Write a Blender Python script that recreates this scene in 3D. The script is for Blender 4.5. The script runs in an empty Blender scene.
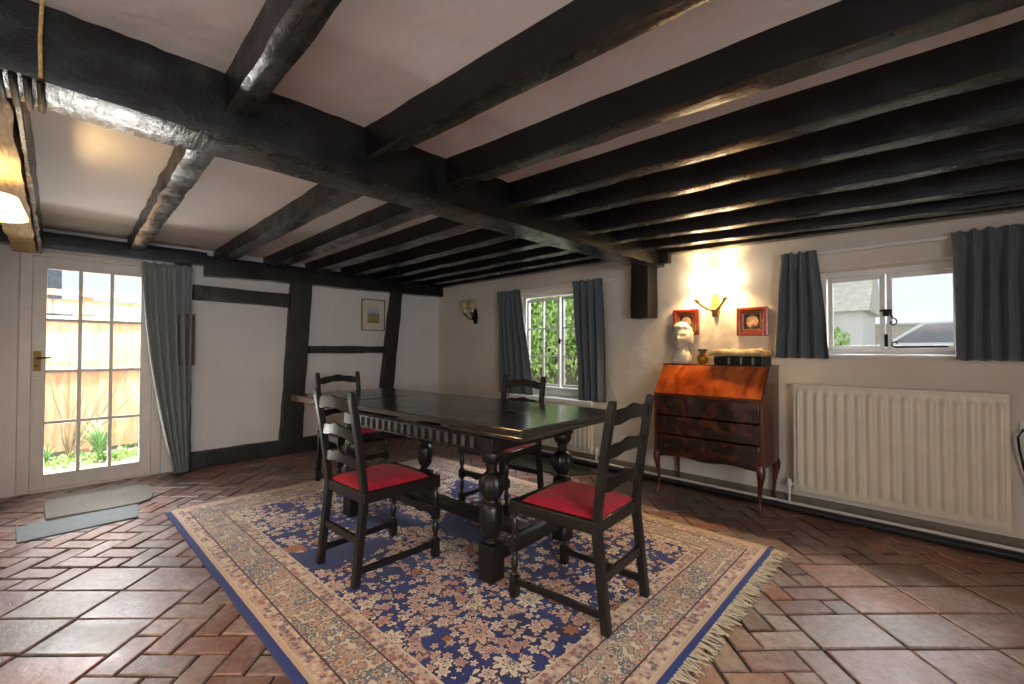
import bpy, bmesh, math, random
from mathutils import Vector, Matrix, noise, Euler
R_ = random.Random(7)
sc = bpy.context.scene
COL = sc.collection
PI = math.pi

# ------------------------------------------------------------------ materials
def lin(c):
    f = lambda v: v/12.92 if v <= .04045 else ((v+.055)/1.055)**2.4
    if isinstance(c, str):
        c = [int(c[i:i+2], 16)/255 for i in (0, 2, 4)]
    return (f(c[0]), f(c[1]), f(c[2]), 1)

class NT:
    def __init__(s, name):
        s.m = bpy.data.materials.new(name); s.m.use_nodes = True
        s.t = s.m.node_tree; s.t.nodes.clear()
        s.out = s.n('ShaderNodeOutputMaterial'); s.b = s.n('ShaderNodeBsdfPrincipled')
        s.l(s.b.outputs[0], s.out.inputs[0])
    def n(s, ty, **k):
        nd = s.t.nodes.new(ty)
        for a, v in k.items(): setattr(nd, a, v)
        return nd
    def l(s, a, b): s.t.links.new(a, b)
    def set(s, k, v):
        i = s.b.inputs[k]
        if hasattr(v, 'links') or hasattr(v, 'is_linked'): s.l(v, i)
        else: i.default_value = v
    def co(s, kind='Object', scale=(1, 1, 1), rot=(0, 0, 0)):
        t = s.n('ShaderNodeTexCoord'); m = s.n('ShaderNodeMapping')
        m.inputs['Scale'].default_value = scale; m.inputs['Rotation'].default_value = rot
        s.l(t.outputs[kind], m.inputs[0]); return m.outputs[0]
    def noise(s, co, scale, detail=4, rough=.55, dist=0):
        t = s.n('ShaderNodeTexNoise'); t.inputs['Scale'].default_value = scale
        t.inputs['Detail'].default_value = detail; t.inputs['Roughness'].default_value = rough
        t.inputs['Distortion'].default_value = dist
        if co is not None: s.l(co, t.inputs['Vector'])
        return t.outputs['Fac']
    def ramp(s, fac, stops, interp='LINEAR'):
        r = s.n('ShaderNodeValToRGB'); r.color_ramp.interpolation = interp
        e = r.color_ramp.elements
        while len(e) < len(stops): e.new(.5)
        for i, (p, c) in enumerate(stops):
            e[i].position = p
            e[i].color = lin(c) if isinstance(c, str) else (c, c, c, 1) if not isinstance(c, tuple) else c
        s.l(fac, r.inputs[0]); return r.outputs[0]
    def mix(s, fac, a, b, mode='MIX'):
        m = s.n('ShaderNodeMix'); m.data_type = 'RGBA'; m.blend_type = mode
        for i, v in ((0, fac), (6, a), (7, b)):
            if isinstance(v, (int, float)) and i == 0: m.inputs[0].default_value = v
            elif isinstance(v, str): m.inputs[i].default_value = lin(v)
            elif isinstance(v, tuple): m.inputs[i].default_value = v
            else: s.l(v, m.inputs[i])
        return m.outputs[2]
    def math(s, op, a, b=0.0, c=None):
        m = s.n('ShaderNodeMath'); m.operation = op
        for i, v in enumerate((a, b, c)):
            if v is None: continue
            if isinstance(v, (int, float)): m.inputs[i].default_value = v
            else: s.l(v, m.inputs[i])
        return m.outputs[0]
    def bump(s, h, strength=.3, dist=.01, prev=None):
        b = s.n('ShaderNodeBump'); b.inputs['Strength'].default_value = strength
        b.inputs['Distance'].default_value = dist; s.l(h, b.inputs['Height'])
        if prev is not None: s.l(prev, b.inputs['Normal'])
        s.l(b.outputs[0], s.b.inputs['Normal']); return b.outputs[0]

def simple(name, col, rough=.5, metal=0, var=.12, vs=8, bump=0, bs=40, bd=.004, coat=0, spec=None):
    t = NT(name); co = t.co()
    a = lin(col)
    d = tuple(max(0, c*(1-var*2)) for c in a[:3])+(1,)
    h = tuple(min(1, c*(1+var)) for c in a[:3])+(1,)
    t.set('Base Color', t.ramp(t.noise(co, vs), [(.3, d), (.7, h)]))
    t.set('Roughness', rough); t.set('Metallic', metal)
    if coat: t.set('Coat Weight', coat); t.set('Coat Roughness', .1)
    if spec is not None: t.set('Specular IOR Level', spec)
    if bump: t.bump(t.noise(co, bs, 5), bump, bd)
    return t.m

def m_plaster(name, c1, c2):
    t = NT(name); co = t.co()
    n1 = t.noise(co, 1.3, 4, .6); n2 = t.noise(co, 14, 5, .6)
    t.set('Base Color', t.ramp(n1, [(.3, c1), (.7, c2)]))
    t.set('Roughness', .75)
    b = t.bump(n2, .25, .008); t.bump(t.noise(co, 3.2, 3), .5, .03, b)
    return t.m

def m_blackoak(name='black painted oak', c=('0b0a08', '1d1915'), rough=(.2, .5), bs=1.0, sc3=(3, 22, 22), spec=.5):
    t = NT(name); co = t.co(scale=sc3)
    g = t.noise(co, 3, 6, .65, .6)
    co2 = t.co(); n2 = t.noise(co2, 9, 4, .6)
    t.set('Base Color', t.ramp(g, [(.3, c[0]), (.75, c[1])]))
    t.set('Roughness', t.ramp(n2, [(.3, rough[0]), (.7, rough[1])]))
    t.set('Specular IOR Level', spec)
    b = t.bump(g, .5*bs, .006); t.bump(n2, .55*bs, .012, b)
    return t.m

def m_wood(name, c, rough=.3, scale=(2, 20, 20), coat=.3, dist=1.0, ns=3):
    t = NT(name); co = t.co(scale=scale)
    g = t.noise(co, ns, 5, .6, dist)
    k = len(c)
    t.set('Base Color', t.ramp(g, [(.25+.5*i/(k-1), v) for i, v in enumerate(c)]))
    t.set('Roughness', rough); t.set('Coat Weight', coat); t.set('Coat Roughness', .12)
    t.bump(g, .1, .003)
    return t.m

def m_fabric(name, c1, c2, c3, ws=260):
    t = NT(name); co = t.co()
    w = t.n('ShaderNodeTexChecker'); w.inputs['Scale'].default_value = ws
    co2 = t.n('ShaderNodeTexCoord'); t.l(co2.outputs['UV'], w.inputs[0])
    w.inputs[1].default_value = lin(c1); w.inputs[2].default_value = lin(c2)
    n = t.noise(co, 110, 3)
    t.set('Base Color', t.mix(t.ramp(n, [(.42, 0.0), (.6, .5)]), w.outputs[0], c3))
    t.set('Roughness', .85); t.set('Sheen Weight', .3)
    t.bump(t.noise(co, 220, 2), .3, .002)
    return t.m

M = {}
M['wallA'] = m_plaster('white plaster', 'd8d1cd', 'e2dcd8')
M['wallB'] = m_plaster('cream plaster', 'd0c2ae', 'ddd2c4')
M['ceil'] = m_plaster('ceiling plaster', 'd6ccc4', 'ded6d0')
M['beam'] = m_blackoak(c=('050404', '120f0c'), bs=.5, rough=(.28, .5), spec=.42)
M['lightened'] = m_blackoak('oak with painted underside sheen', ('100e0b', '3d3932'), (.13, .36), .6, (3, 22, 22), spec=.85)  # lighter, glossier colour stands for light caught on timber undersides
M['beam2'] = m_blackoak('dark brown oak post', ('100d0a', '322c26'), (.35, .65), 1.0, (14, 14, 2))
M['bare'] = m_blackoak('bare yellow oak', ('7a5a2e', 'd0ad70'), (.5, .7), .8)
M['oak'] = m_blackoak('black stained furniture oak', ('0b0908', '1f1a16'), (.26, .46), .25, (16, 16, 3), spec=.5)
M['top'] = m_blackoak('dark table top oak', ('17130e', '3d3429'), (.13, .24), .03, (1.2, 22, 22), spec=.75)
M['flute'] = simple('lighter grey oak', '47423c', .45)  # lighter grey for the frieze bars and latch block
M['white'] = simple('white gloss paint', 'e4e0da', .35, var=.03)
M['offwhite'] = simple('off white gloss paint', 'd5cdc2', .4, var=.04)
M['rad'] = simple('cream radiator enamel', 'ddd0b9', .35, var=.03)
M['iron'] = simple('black wrought iron', '141312', .45, .6)
M['brass'] = simple('aged brass', '5e4826', .4, 1)
M['redvelvet'] = simple('crimson velvet', 'ab0c2b', .8, var=.12, vs=14, bump=.2, bs=120)
M['redvelvet'].node_tree.nodes['Principled BSDF'].inputs['Sheen Weight'].default_value = .05
M['curt'] = m_fabric('blue grey woven curtain cloth', '444a4e', '7c8284', '2c3135', 170)
M['curtg'] = m_fabric('green grey woven curtain cloth', '6a7172', 'a3a8a2', '535a5d', 170)
M['navyedge'] = simple('navy wool binding', '20346f', .9, bump=.3, bs=200)
M['fringe'] = simple('cream cotton fringe', 'c9bda3', .9, var=.1, vs=40)
M['mahog'] = m_wood('polished mahogany', ['2c1108', '54260f', '783c18'], .3, (2, 9, 9), .15)
M['marble'] = simple('cream plaster cast', 'cbc2ae', .6, var=.08, vs=20)
M['paper'] = simple('brown wrapping paper', 'a08a63', .7, var=.2, vs=12, bump=.6, bs=25, bd=.01)
M['album'] = simple('dark green leather', '141c18', .35, var=.3, vs=30)
M['gilt'] = simple('rubbed gilt bands', '6d7a5a', .4, .3)
M['amber'] = simple('amber glazed pottery', 'a3701f', .2, var=.2, vs=25, coat=.6)
M['redframe'] = m_wood('red lacquered frame wood', ['4a1008', '7d2413', '94301a'], .25, (12, 12, 12), .5)
M['giltfr'] = simple('dull gold frame', '8a6f3d', .35, .7)
M['mount'] = simple('cream card mount', 'd9cfba', .8, var=.03)
M['matgrey'] = simple('grey beige coir mat', '8f8a82', .95, var=.18, vs=70, bump=1, bs=180, bd=.006)
M['matblue'] = simple('slate blue rubber backed mat', '6d7476', .8, var=.08, vs=30, bump=.4, bs=150)
M['cable'] = simple('black plastic', '121212', .4)
M['plastic'] = simple('white plastic', 'e6e4df', .4, var=.02)
M['slate'] = simple('dark slate slab', '22281f', .18, var=.3, vs=6, bump=.15, bs=20)
M['brownbox'] = m_wood('brown meter box wood', ['2b170d', '4a2a18', '3a2013'], .5, (8, 8, 2), .1)
M['grass'] = simple('garden grass', '6f8a4c', .9, var=.4, vs=5)
M['gravel'] = simple('pale gravel', '9c9a86', .95, var=.3, vs=30)
M['render'] = simple('pale rendered house wall', 'dfdcd2', .9, var=.04)
M['roof'] = simple('slate grey roof tiles', '848a90', .8, var=.15, vs=9)
M['leaf'] = None

def m_leaf(name, a, b, c):
    t = NT(name); co = t.co()
    t.set('Base Color', t.ramp(t.noise(co, 5, 5), [(.3, a), (.5, b), (.7, c)]))
    t.set('Roughness', .5); t.set('Transmission Weight', 0); t.set('Subsurface Weight', 0)
    return t.m
M['leaf'] = m_leaf('hedge leaves', '527a36', 'a3cb70', 'e2f0bc')
M['leaf2'] = m_leaf('strap leaves', '4b7044', '7ba568', 'a9c898')
M['twig'] = simple('grey brown bark', '6b5a48', .9)

def m_fence():
    t = NT('new larch fence boards'); co = t.co(scale=(6, 6, .8))
    g = t.noise(co, 2.5, 5, .6, .8)
    c = t.ramp(g, [(.3, 'b98a66'), (.55, 'cda684'), (.75, 'dabfa0')])
    v = t.n('ShaderNodeTexVoronoi'); v.inputs['Scale'].default_value = 3.2
    t.l(t.co(), v.inputs['Vector'])
    k = t.ramp(v.outputs['Distance'], [(.0, 1.0), (.07, .8), (.1, 0.0)])
    t.set('Base Color', t.mix(k, c, '8a5a35')); t.set('Roughness', .8)
    return t.m
M['fence'] = m_fence()

def m_glass():
    m = bpy.data.materials.new('window glass'); m.use_nodes = True
    t = m.node_tree; t.nodes.clear()
    o = t.nodes.new('ShaderNodeOutputMaterial'); mx = t.nodes.new('ShaderNodeMixShader')
    tr = t.nodes.new('ShaderNodeBsdfTransparent'); gl = t.nodes.new('ShaderNodeBsdfGlossy')
    fr = t.nodes.new('ShaderNodeFresnel'); fr.inputs[0].default_value = 1.2
    gl.inputs['Roughness'].default_value = .02
    t.links.new(fr.outputs[0], mx.inputs[0]); t.links.new(tr.outputs[0], mx.inputs[1])
    t.links.new(gl.outputs[0], mx.inputs[2]); t.links.new(mx.outputs[0], o.inputs[0])
    return m
M['glass'] = m_glass()

def m_emit(name, col, s):
    t = NT(name); t.set('Base Color', lin(col)); t.set('Emission Color', lin(col)); t.set('Emission Strength', s)
    t.set('Roughness', .8); return t.m
M['glow'] = m_emit('glowing lamp shade', 'fff0d0', 14.0)
M['glow2'] = m_emit('glowing cream lamp shade', 'ffe7ad', 1.5)
M['unlit'] = simple('cream parchment shade', 'c8b48d', .8, var=.06)

def m_drawer():
    t = NT('burr walnut veneer'); co = t.co(scale=(1, 1, 1.2))
    g = t.noise(co, 9, 4, .5, .5)
    t.set('Base Color', t.ramp(g, [(.3, '160a05'), (.48, '2c1409'), (.62, '4c230e'), (.8, '6a3414')]))
    t.set('Roughness', .25); t.set('Coat Weight', .3); t.set('Coat Roughness', .15); return t.m
M['drawer'] = m_drawer()
def m_fall():
    t = NT('flame mahogany veneer'); co = t.co(scale=(1.6, 1, .8))
    g = t.noise(co, 3.2, 5, .55, 1.6)
    t.set('Base Color', t.ramp(g, [(.28, '5e240c'), (.45, '944019'), (.62, 'b85a26'), (.8, 'c66f3a')]))
    t.set('Roughness', .22); t.set('Coat Weight', .4); t.set('Coat Roughness', .12); return t.m
M['fall'] = m_fall()

def m_brick():
    t = NT('old brick pavers')
    a = t.n('ShaderNodeAttribute', attribute_name='tint'); a.attribute_type = 'GEOMETRY'
    co = t.co()
    base = t.ramp(a.outputs['Fac'], [(0, '5a4640'), (.2, '785a51'), (.4, '8b6a62'), (.55, '84766f'), (.7, '785c52'), (.88, '8f5a44'), (1, '9a867d')])
    n1 = t.noise(co, 5, 6, .65); n2 = t.noise(co, 28, 5, .7); n3 = t.noise(co, 1.1, 4, .6)
    c = t.mix(t.ramp(n1, [(.45, 0.0), (.72, .55)]), base, 'b5a8a0')
    c = t.mix(t.ramp(n2, [(.35, .55), (.55, 0.0)]), c, '4a382f')
    # rusty brown wear beside the window wall
    s = t.n('ShaderNodeSeparateXYZ'); t.l(co, s.inputs[0])
    band = t.math('ADD', s.outputs[1], t.math('MULTIPLY', n3, 1.3))
    band = t.math('ADD', band, t.math('MULTIPLY', s.outputs[0], .12))
    bm = t.n('ShaderNodeMapRange'); bm.inputs[1].default_value = 3.75; bm.inputs[2].default_value = 4.35
    t.l(band, bm.inputs[0])
    xm = t.n('ShaderNodeMapRange'); xm.inputs[1].default_value = -2.9; xm.inputs[2].default_value = -2.0
    t.l(s.outputs[0], xm.inputs[0])
    rust = t.ramp(t.noise(co, 3, 5, .6), [(.35, '3a1f10'), (.6, '6e3a18'), (.8, '9a6228')])
    c = t.mix(t.math('MULTIPLY', t.math('MULTIPLY', bm.outputs[0], xm.outputs[0]), .8), c, rust)
    t.set('Base Color', c)
    t.set('Roughness', t.ramp(n1, [(.3, .26), (.7, .48)]))
    t.set('Specular IOR Level', .5)
    b = t.bump(n2, .4, .004); t.bump(n1, .3, .012, b)
    return t.m
M['brick'] = m_brick()
M['mortar'] = simple('dark earth mortar', '3a2e26', .9, var=.2, vs=30, bump=.5)

def m_rug(hx, hy):
    t = NT('persian rug wool'); co = t.co()
    s = t.n('ShaderNodeSeparateXYZ'); t.l(co, s.inputs[0])
    X, Y = s.outputs[0], s.outputs[1]
    flat = t.n('ShaderNodeCombineXYZ'); t.l(X, flat.inputs[0]); t.l(Y, flat.inputs[1])
    wob = t.n('ShaderNodeVectorMath', operation='ADD')
    nz = t.n('ShaderNodeTexNoise'); nz.inputs['Scale'].default_value = 30
    t.l(flat.outputs[0], nz.inputs[0])
    sub = t.n('ShaderNodeVectorMath', operation='SCALE'); sub.inputs['Scale'].default_value = .012
    t.l(nz.outputs['Color'], sub.inputs[0]); t.l(flat.outputs[0], wob.inputs[0]); t.l(sub.outputs[0], wob.inputs[1])
    P = wob.outputs[0]
    def flowers(scale, pet, rad, seed, rnd=.75, depth=.2):
        off = t.n('ShaderNodeVectorMath', operation='ADD'); off.inputs[1].default_value = (seed*3.1, seed*1.7, 0)
        t.l(P, off.inputs[0])
        v = t.n('ShaderNodeTexVoronoi'); v.voronoi_dimensions = '2D'
        v.inputs['Scale'].default_value = scale; v.inputs['Randomness'].default_value = rnd
        t.l(off.outputs[0], v.inputs['Vector'])
        d = t.n('ShaderNodeVectorMath', operation='SUBTRACT'); t.l(off.outputs[0], d.inputs[0]); t.l(v.outputs['Position'], d.inputs[1])
        ds = t.n('ShaderNodeSeparateXYZ'); t.l(d.outputs[0], ds.inputs[0])
        ang = t.math('ARCTAN2', ds.outputs[1], ds.outputs[0])
        ln = t.n('ShaderNodeVectorMath', operation='LENGTH'); t.l(d.outputs[0], ln.inputs[0])
        cs = t.n('ShaderNodeSeparateColor'); t.l(v.outputs['Color'], cs.inputs[0])
        ph = t.math('MULTIPLY', cs.outputs[0], 6.28)
        pr = t.math('MULTIPLY_ADD', t.math('COSINE', t.math('MULTIPLY_ADD', ang, pet, ph)), depth*rad, (1-depth)*rad)
        pr = t.math('MULTIPLY', pr, t.math('MULTIPLY_ADD', cs.outputs[1], .5, .6))
        q = t.math('DIVIDE', ln.outputs['Value'], pr)   # <1 inside
        return q, cs.outputs[2]
    def lt(a, b): return t.math('LESS_THAN', a, b)
    # ---- field
    navy = t.ramp(t.noise(flat.outputs[0], 3, 4), [(.35, '0f1b50'), (.65, '1a2f80')])
    c = navy
    pal = lambda r: t.ramp(r, [(0, 'd0b0a0'), (.3, 'e0d2bc'), (.55, 'c4988c'), (.75, 'dcc4b2'), (.95, 'b06a38')], 'CONSTANT')
    for sc_, pet, rad, seed, dens in ((20, 5, .024, 1, .50), (20, 3, .024, 9, .52), (12, 6, .040, 2, .47), (11, 5, .042, 6, .56), (5.2, 9, .085, 3, .53)):
        q, r = flowers(sc_, pet, rad, seed)
        gate = t.math('GREATER_THAN', t.noise(flat.outputs[0], 2.6+seed*.1, 2), dens)
        if seed in (2,): gate = t.math('GREATER_THAN', t.noise(flat.outputs[0], 2.1, 2), .50)
        c = t.mix(t.math('MULTIPLY', lt(q, 1.16), gate), c, '1a1420')
        petal = pal(r)
        petal = t.mix(t.math('MULTIPLY', t.math('GREATER_THAN', q, .42), lt(q, .52)), petal, '7a3f3a')
        petal = t.mix(lt(q, .25), petal, '3b4a5e')
        petal = t.mix(lt(q, .13), petal, 'd9c9a0')
        c = t.mix(t.math('MULTIPLY', lt(q, 1.0), gate), c, petal)
    field = c
    # ---- cream border
    c = t.ramp(t.noise(flat.outputs[0], 4, 3), [(.35, 'cbbda6'), (.65, 'd8ccb8')])
    for sc_, pet, rad, seed, cols in ((28, 2, .026, 11, ('7b7a62', '94776a', '626878')), (15, 8, .040, 12, ('a87f76', '646a7a', 'b0978a'))):
        q, r = flowers(sc_, pet, rad, seed, .6)
        pc = t.ramp(r, [(0, cols[0]), (.35, cols[1]), (.7, cols[2])], 'CONSTANT')
        pc = t.mix(lt(q, .55), pc, 'c9b08f'); pc = t.mix(lt(q, .3), pc, '6d3b3a')
        c = t.mix(lt(q, 1.0), c, pc)
    border = c
    # ---- rose guard
    c = t.ramp(t.noise(flat.outputs[0], 4, 3), [(.35, 'bd9c8d'), (.65, 'c9ae9e')])
    for sc_, pet, rad, seed, cols in ((36, 4, .018, 21, ('d8c8ac', '7a6468', 'a06a62')),):
        q, r = flowers(sc_, pet, rad, seed, .5)
        pc = t.ramp(r, [(0, cols[0]), (.4, cols[1]), (.75, cols[2])], 'CONSTANT')
        c = t.mix(lt(q, 1.0), c, pc)
    guard = c
    dx = t.math('SUBTRACT', hx, t.math('ABSOLUTE', X)); dy = t.math('SUBTRACT', hy, t.math('ABSOLUTE', Y))
    d = t.math('MINIMUM', dx, dy)
    def sel(thr, inner, outer): return t.mix(t.math('GREATER_THAN', d, thr), outer, inner)
    c = sel(.365, field, sel(.358, t.mix(.0, 'd8c8a8', 'd8c8a8'), guard))
    c2 = sel(.295, c, sel(.288, t.mix(.0, '4a2a30', '4a2a30'), border))
    c3 = sel(.125, c2, sel(.117, t.mix(.0, '4a2a30', '4a2a30'), guard))
    c4 = sel(.06, c3, sel(.05, t.mix(.0, 'cbb898', 'cbb898'), t.mix(0., 'c2a58c', 'c2a58c')))
    dn = t.math('MINIMUM', t.math('SUBTRACT', hx, X), t.math('ADD', hy, Y))
    c5 = t.mix(t.math('GREATER_THAN', dn, .034), '1c2d6b', c4)
    t.set('Base Color', c5); t.set('Roughness', .95); t.set('Sheen Weight', .15)
    t.bump(t.noise(co, 260, 2), .5, .003)
    return t.m

# ------------------------------------------------------------------ object helpers
def tag(o, label, cat, group=None):
    o['label'] = label; o['category'] = cat
    if group: o['group'] = group
    return o
def empty(name, loc, rz=0, label=None, cat=None, group=None):
    o = bpy.data.objects.new(name, None); COL.objects.link(o); o.location = loc; o.rotation_euler = (0, 0, rz)
    o.empty_display_size = .1
    if label: tag(o, label, cat, group)
    return o
def link(name, me, mat, parent=None, smooth=False, loc=None, rot=None, bevel=0, bseg=2, auto=True):
    mats = mat if isinstance(mat, (list, tuple)) else [mat]
    for m in mats: me.materials.append(m)
    o = bpy.data.objects.new(name, me); COL.objects.link(o)
    if parent is not None: o.parent = parent
    if loc is not None: o.location = loc
    if rot is not None: o.rotation_euler = rot
    if smooth:
        for p in me.polygons: p.use_smooth = True
        if auto:
            a = math.radians(40)
            bm = bmesh.new(); bm.from_mesh(me)
            for e in bm.edges:
                if len(e.link_faces) == 2 and e.calc_face_angle(0) > a: e.smooth = False
            bm.to_mesh(me); bm.free()
    if bevel:
        b = o.modifiers.new('bevel', 'BEVEL'); b.width = bevel; b.segments = bseg; b.limit_method = 'ANGLE'; b.angle_limit = .6
        b.harden_normals = False
    return o
class MB:
    def __init__(s): s.bm = bmesh.new()
    def box(s, a, b, mi=0, mat=None):
        x0, y0, z0 = a; x1, y1, z1 = b
        v = [s.bm.verts.new(p) for p in ((x0,y0,z0),(x1,y0,z0),(x1,y1,z0),(x0,y1,z0),(x0,y0,z1),(x1,y0,z1),(x1,y1,z1),(x0,y1,z1))]
        if mat is not None:
            for w in v: w.co = mat @ w.co
        for f in ((3,2,1,0),(4,5,6,7),(0,1,5,4),(1,2,6,5),(2,3,7,6),(3,0,4,7)):
            fc = s.bm.faces.new([v[i] for i in f]); fc.material_index = mi
        return s
    def cbox(s, c, d, mi=0, rot=None):
        m = Matrix.Translation(c)
        if rot is not None: m = m @ Euler(rot).to_matrix().to_4x4()
        return s.box((-d[0]/2,-d[1]/2,-d[2]/2), (d[0]/2,d[1]/2,d[2]/2), mi, m)
    def lathe(s, prof, n=20, c=(0,0,0), mi=0, flute=0, fn=0, frange=None):
        rings = []
        for r, z in prof:
            ring = []
            for i in range(n):
                a = 2*PI*i/n; rr = r
                if flute and frange[0] <= z <= frange[1]: rr = r*(1-flute*(.5+.5*math.cos(fn*a)))
                ring.append(s.bm.verts.new((c[0]+rr*math.cos(a), c[1]+rr*math.sin(a), c[2]+z)))
            rings.append(ring)
        for k in range(len(rings)-1):
            for i in range(n):
                f = s.bm.faces.new((rings[k][i], rings[k][(i+1) % n], rings[k+1][(i+1) % n], rings[k+1][i])); f.material_index = mi
        for ring, rev in ((rings[0], True), (rings[-1], False)):
            f = s.bm.faces.new(list(reversed(ring)) if rev else ring); f.material_index = mi
        return s
    def tube(s, pts, r, n=8, mi=0, rad=None):
        pts = [Vector(p) for p in pts]; rings = []
        up = Vector((0, 0, 1))
        for k, p in enumerate(pts):
            d = (pts[min(k+1, len(pts)-1)]-pts[max(k-1, 0)]).normalized()
            u = up if abs(d.dot(up)) < .95 else Vector((1, 0, 0))
            a = d.cross(u).normalized(); b = a.cross(d)
            rr = rad[k] if rad else r
            rings.append([s.bm.verts.new(p+a*rr*math.cos(2*PI*i/n)+b*rr*math.sin(2*PI*i/n)) for i in range(n)])
        for k in range(len(rings)-1):
            for i in range(n):
                f = s.bm.faces.new((rings[k][i], rings[k][(i+1) % n], rings[k+1][(i+1) % n], rings[k+1][i])); f.material_index = mi
        s.bm.faces.new(list(reversed(rings[0]))).material_index = mi; s.bm.faces.new(rings[-1]).material_index = mi
        return s
    def sweep(s, secs, mi=0, closed=True):
        """secs: list of rings (lists of 3D points, same count)"""
        rs = [[s.bm.verts.new(p) for p in r] for r in secs]; n = len(rs[0])
        for k in range(len(rs)-1):
            for i in range(n):
                s.bm.faces.new((rs[k][i], rs[k][(i+1) % n], rs[k+1][(i+1) % n], rs[k+1][i])).material_index = mi
        s.bm.faces.new(list(reversed(rs[0]))).material_index = mi; s.bm.faces.new(rs[-1]).material_index = mi
        return s
    def prism(s, pts, d, mi=0):
        """pts polygon 3D list, extruded by vector d"""
        d = Vector(d); a = [s.bm.verts.new(p) for p in pts]; b = [s.bm.verts.new(Vector(p)+d) for p in pts]; n = len(a)
        s.bm.faces.new(a).material_index = mi; s.bm.faces.new(list(reversed(b))).material_index = mi
        for i in range(n): s.bm.faces.new((a[(i+1) % n], a[i], b[i], b[(i+1) % n])).material_index = mi
        return s
    def me(s, name='m'):
        bmesh.ops.recalc_face_normals(s.bm, faces=s.bm.faces)
        m = bpy.data.meshes.new(name); s.bm.to_mesh(m); s.bm.free(); return m
    def build(s, name, mat, parent=None, **k):
        return link(name, s.me(name), mat, parent, **k)
def children(o): return [c for c in bpy.data.objects if c.parent == o]
def copy_tree(o, parent=None):
    c = o.copy(); COL.objects.link(c); c.parent = parent
    for ch in children(o): copy_tree(ch, c)
    return c

def struct(o):
    o['kind'] = 'structure'; return o

def timber(name, p0, p1, w, h, mat, seed=0, amp=.006, sag=0, label=None, cat=None, group=None, parent=None, taper=0, grooves=None, step=.05, rag=0):
    """rough hewn timber, axis p0->p1 in local coordinates around its own origin p0"""
    p0 = Vector(p0); p1 = Vector(p1); L = (p1-p0).length; ax = (p1-p0).normalized()
    side = ax.cross(Vector((0, 0, 1)))
    if side.length < .3: side = Vector((0, 1, 0))
    side.normalize(); up = side.cross(ax).normalized()
    n = max(2, int(L/step)); k = 5
    ch = .1
    prof = []
    for sx, sy, dx, dy in ((-1, -1, 1, 0), (1, -1, 0, 1), (1, 1, -1, 0), (-1, 1, 0, -1)):
        for j in range(k):
            f = j/k; prof.append((sx+dx*2*f, sy+dy*2*f))
    m = MB(); secs = []
    for i in range(n+1):
        f = i/n; base = ax*L*f; ring = []
        for (a, b) in prof:
            # round the corners slightly
            aa, bb = a, b
            if abs(a) == 1 and abs(b) == 1: aa, bb = a*(1-ch*.35), b*(1-ch*.35)
            q = Vector((a*w, b*h, f*L*1.0))*6 + Vector((seed*7.3, seed*3.1, seed))
            nz = noise.noise(Vector((seed*7.3, 3, f*L*4)))*amp*1.6 + noise.noise(q*2.3)*amp*.5
            nz2 = noise.noise(Vector((seed*7.3, 13, f*L*3)))*amp*1.6 + noise.noise(q*2.3+Vector((5, 5, 5)))*amp*.5
            if rag: nz -= abs(noise.noise(q*1.7))*rag*(1 if b > -.5 and a > 0 else 0)
            g = 0
            if grooves and grooves[0] < f*L < grooves[1]:
                g = -.012*(.5+.5*math.cos((f*L-grooves[0])/(grooves[2])*2*PI))
            wv = (w/2)*(1-taper*f); hv = h/2
            ring.append(base + side*(aa*(wv+nz+g)) + up*(bb*(hv+nz2)+(-g if bb < 0 else 0) - sag*math.sin(PI*f)))
        secs.append(ring)
    m.sweep(secs)
    mats = [mat]
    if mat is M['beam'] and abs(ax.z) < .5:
        mats.append(M['lightened'])  # paler underside faces paint in the reflected light strips
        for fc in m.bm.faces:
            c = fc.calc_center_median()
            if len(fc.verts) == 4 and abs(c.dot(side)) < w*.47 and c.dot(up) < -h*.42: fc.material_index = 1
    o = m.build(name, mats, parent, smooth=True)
    o.location = p0
    if label: tag(o, label, cat or 'beam', group)
    return o

def holed_wall(name, axis, pos, thick, u0, u1, z0, z1, holes, mat, sub=.5):
    """axis 'x': plane x=pos with u=y, grows to pos+thick;  axis 'y': plane y=pos, u=x"""
    us = sorted(set([u0, u1]+[h[0] for h in holes]+[h[1] for h in holes]))
    zs = sorted(set([z0, z1]+[h[2] for h in holes]+[h[3] for h in holes]))
    bm = bmesh.new(); cache = {}
    def V(u, z, d):
        k = (round(u, 4), round(z, 4), d)
        if k not in cache:
            q = pos+thick*d
            cache[k] = bm.verts.new((q, u, z) if axis == 'x' else (u, q, z))
        return cache[k]
    def hole(i, j):
        if i < 0 or j < 0 or i >= len(us)-1 or j >= len(zs)-1: return True
        um = (us[i]+us[i+1])/2; zm = (zs[j]+zs[j+1])/2
        return any(h[0] < um < h[1] and h[2] < zm < h[3] for h in holes)
    for i in range(len(us)-1):
        for j in range(len(zs)-1):
            if hole(i, j): continue
            a, b, c, d = us[i], us[i+1], zs[j], zs[j+1]
            for dd in (0, 1): bm.faces.new((V(a, c, dd), V(b, c, dd), V(b, d, dd), V(a, d, dd)))
            if hole(i-1, j): bm.faces.new((V(a, c, 0), V(a, d, 0), V(a, d, 1), V(a, c, 1)))
            if hole(i+1, j): bm.faces.new((V(b, c, 0), V(b, d, 0), V(b, d, 1), V(b, c, 1)))
            if hole(i, j-1): bm.faces.new((V(a, c, 0), V(b, c, 0), V(b, c, 1), V(a, c, 1)))
            if hole(i, j+1): bm.faces.new((V(a, d, 0), V(b, d, 0), V(b, d, 1), V(a, d, 1)))
    bmesh.ops.recalc_face_normals(bm, faces=bm.faces)
    me = bpy.data.meshes.new(name); bm.to_mesh(me); bm.free()
    return struct(link(name, me, mat, bevel=.012, bseg=3))

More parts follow.
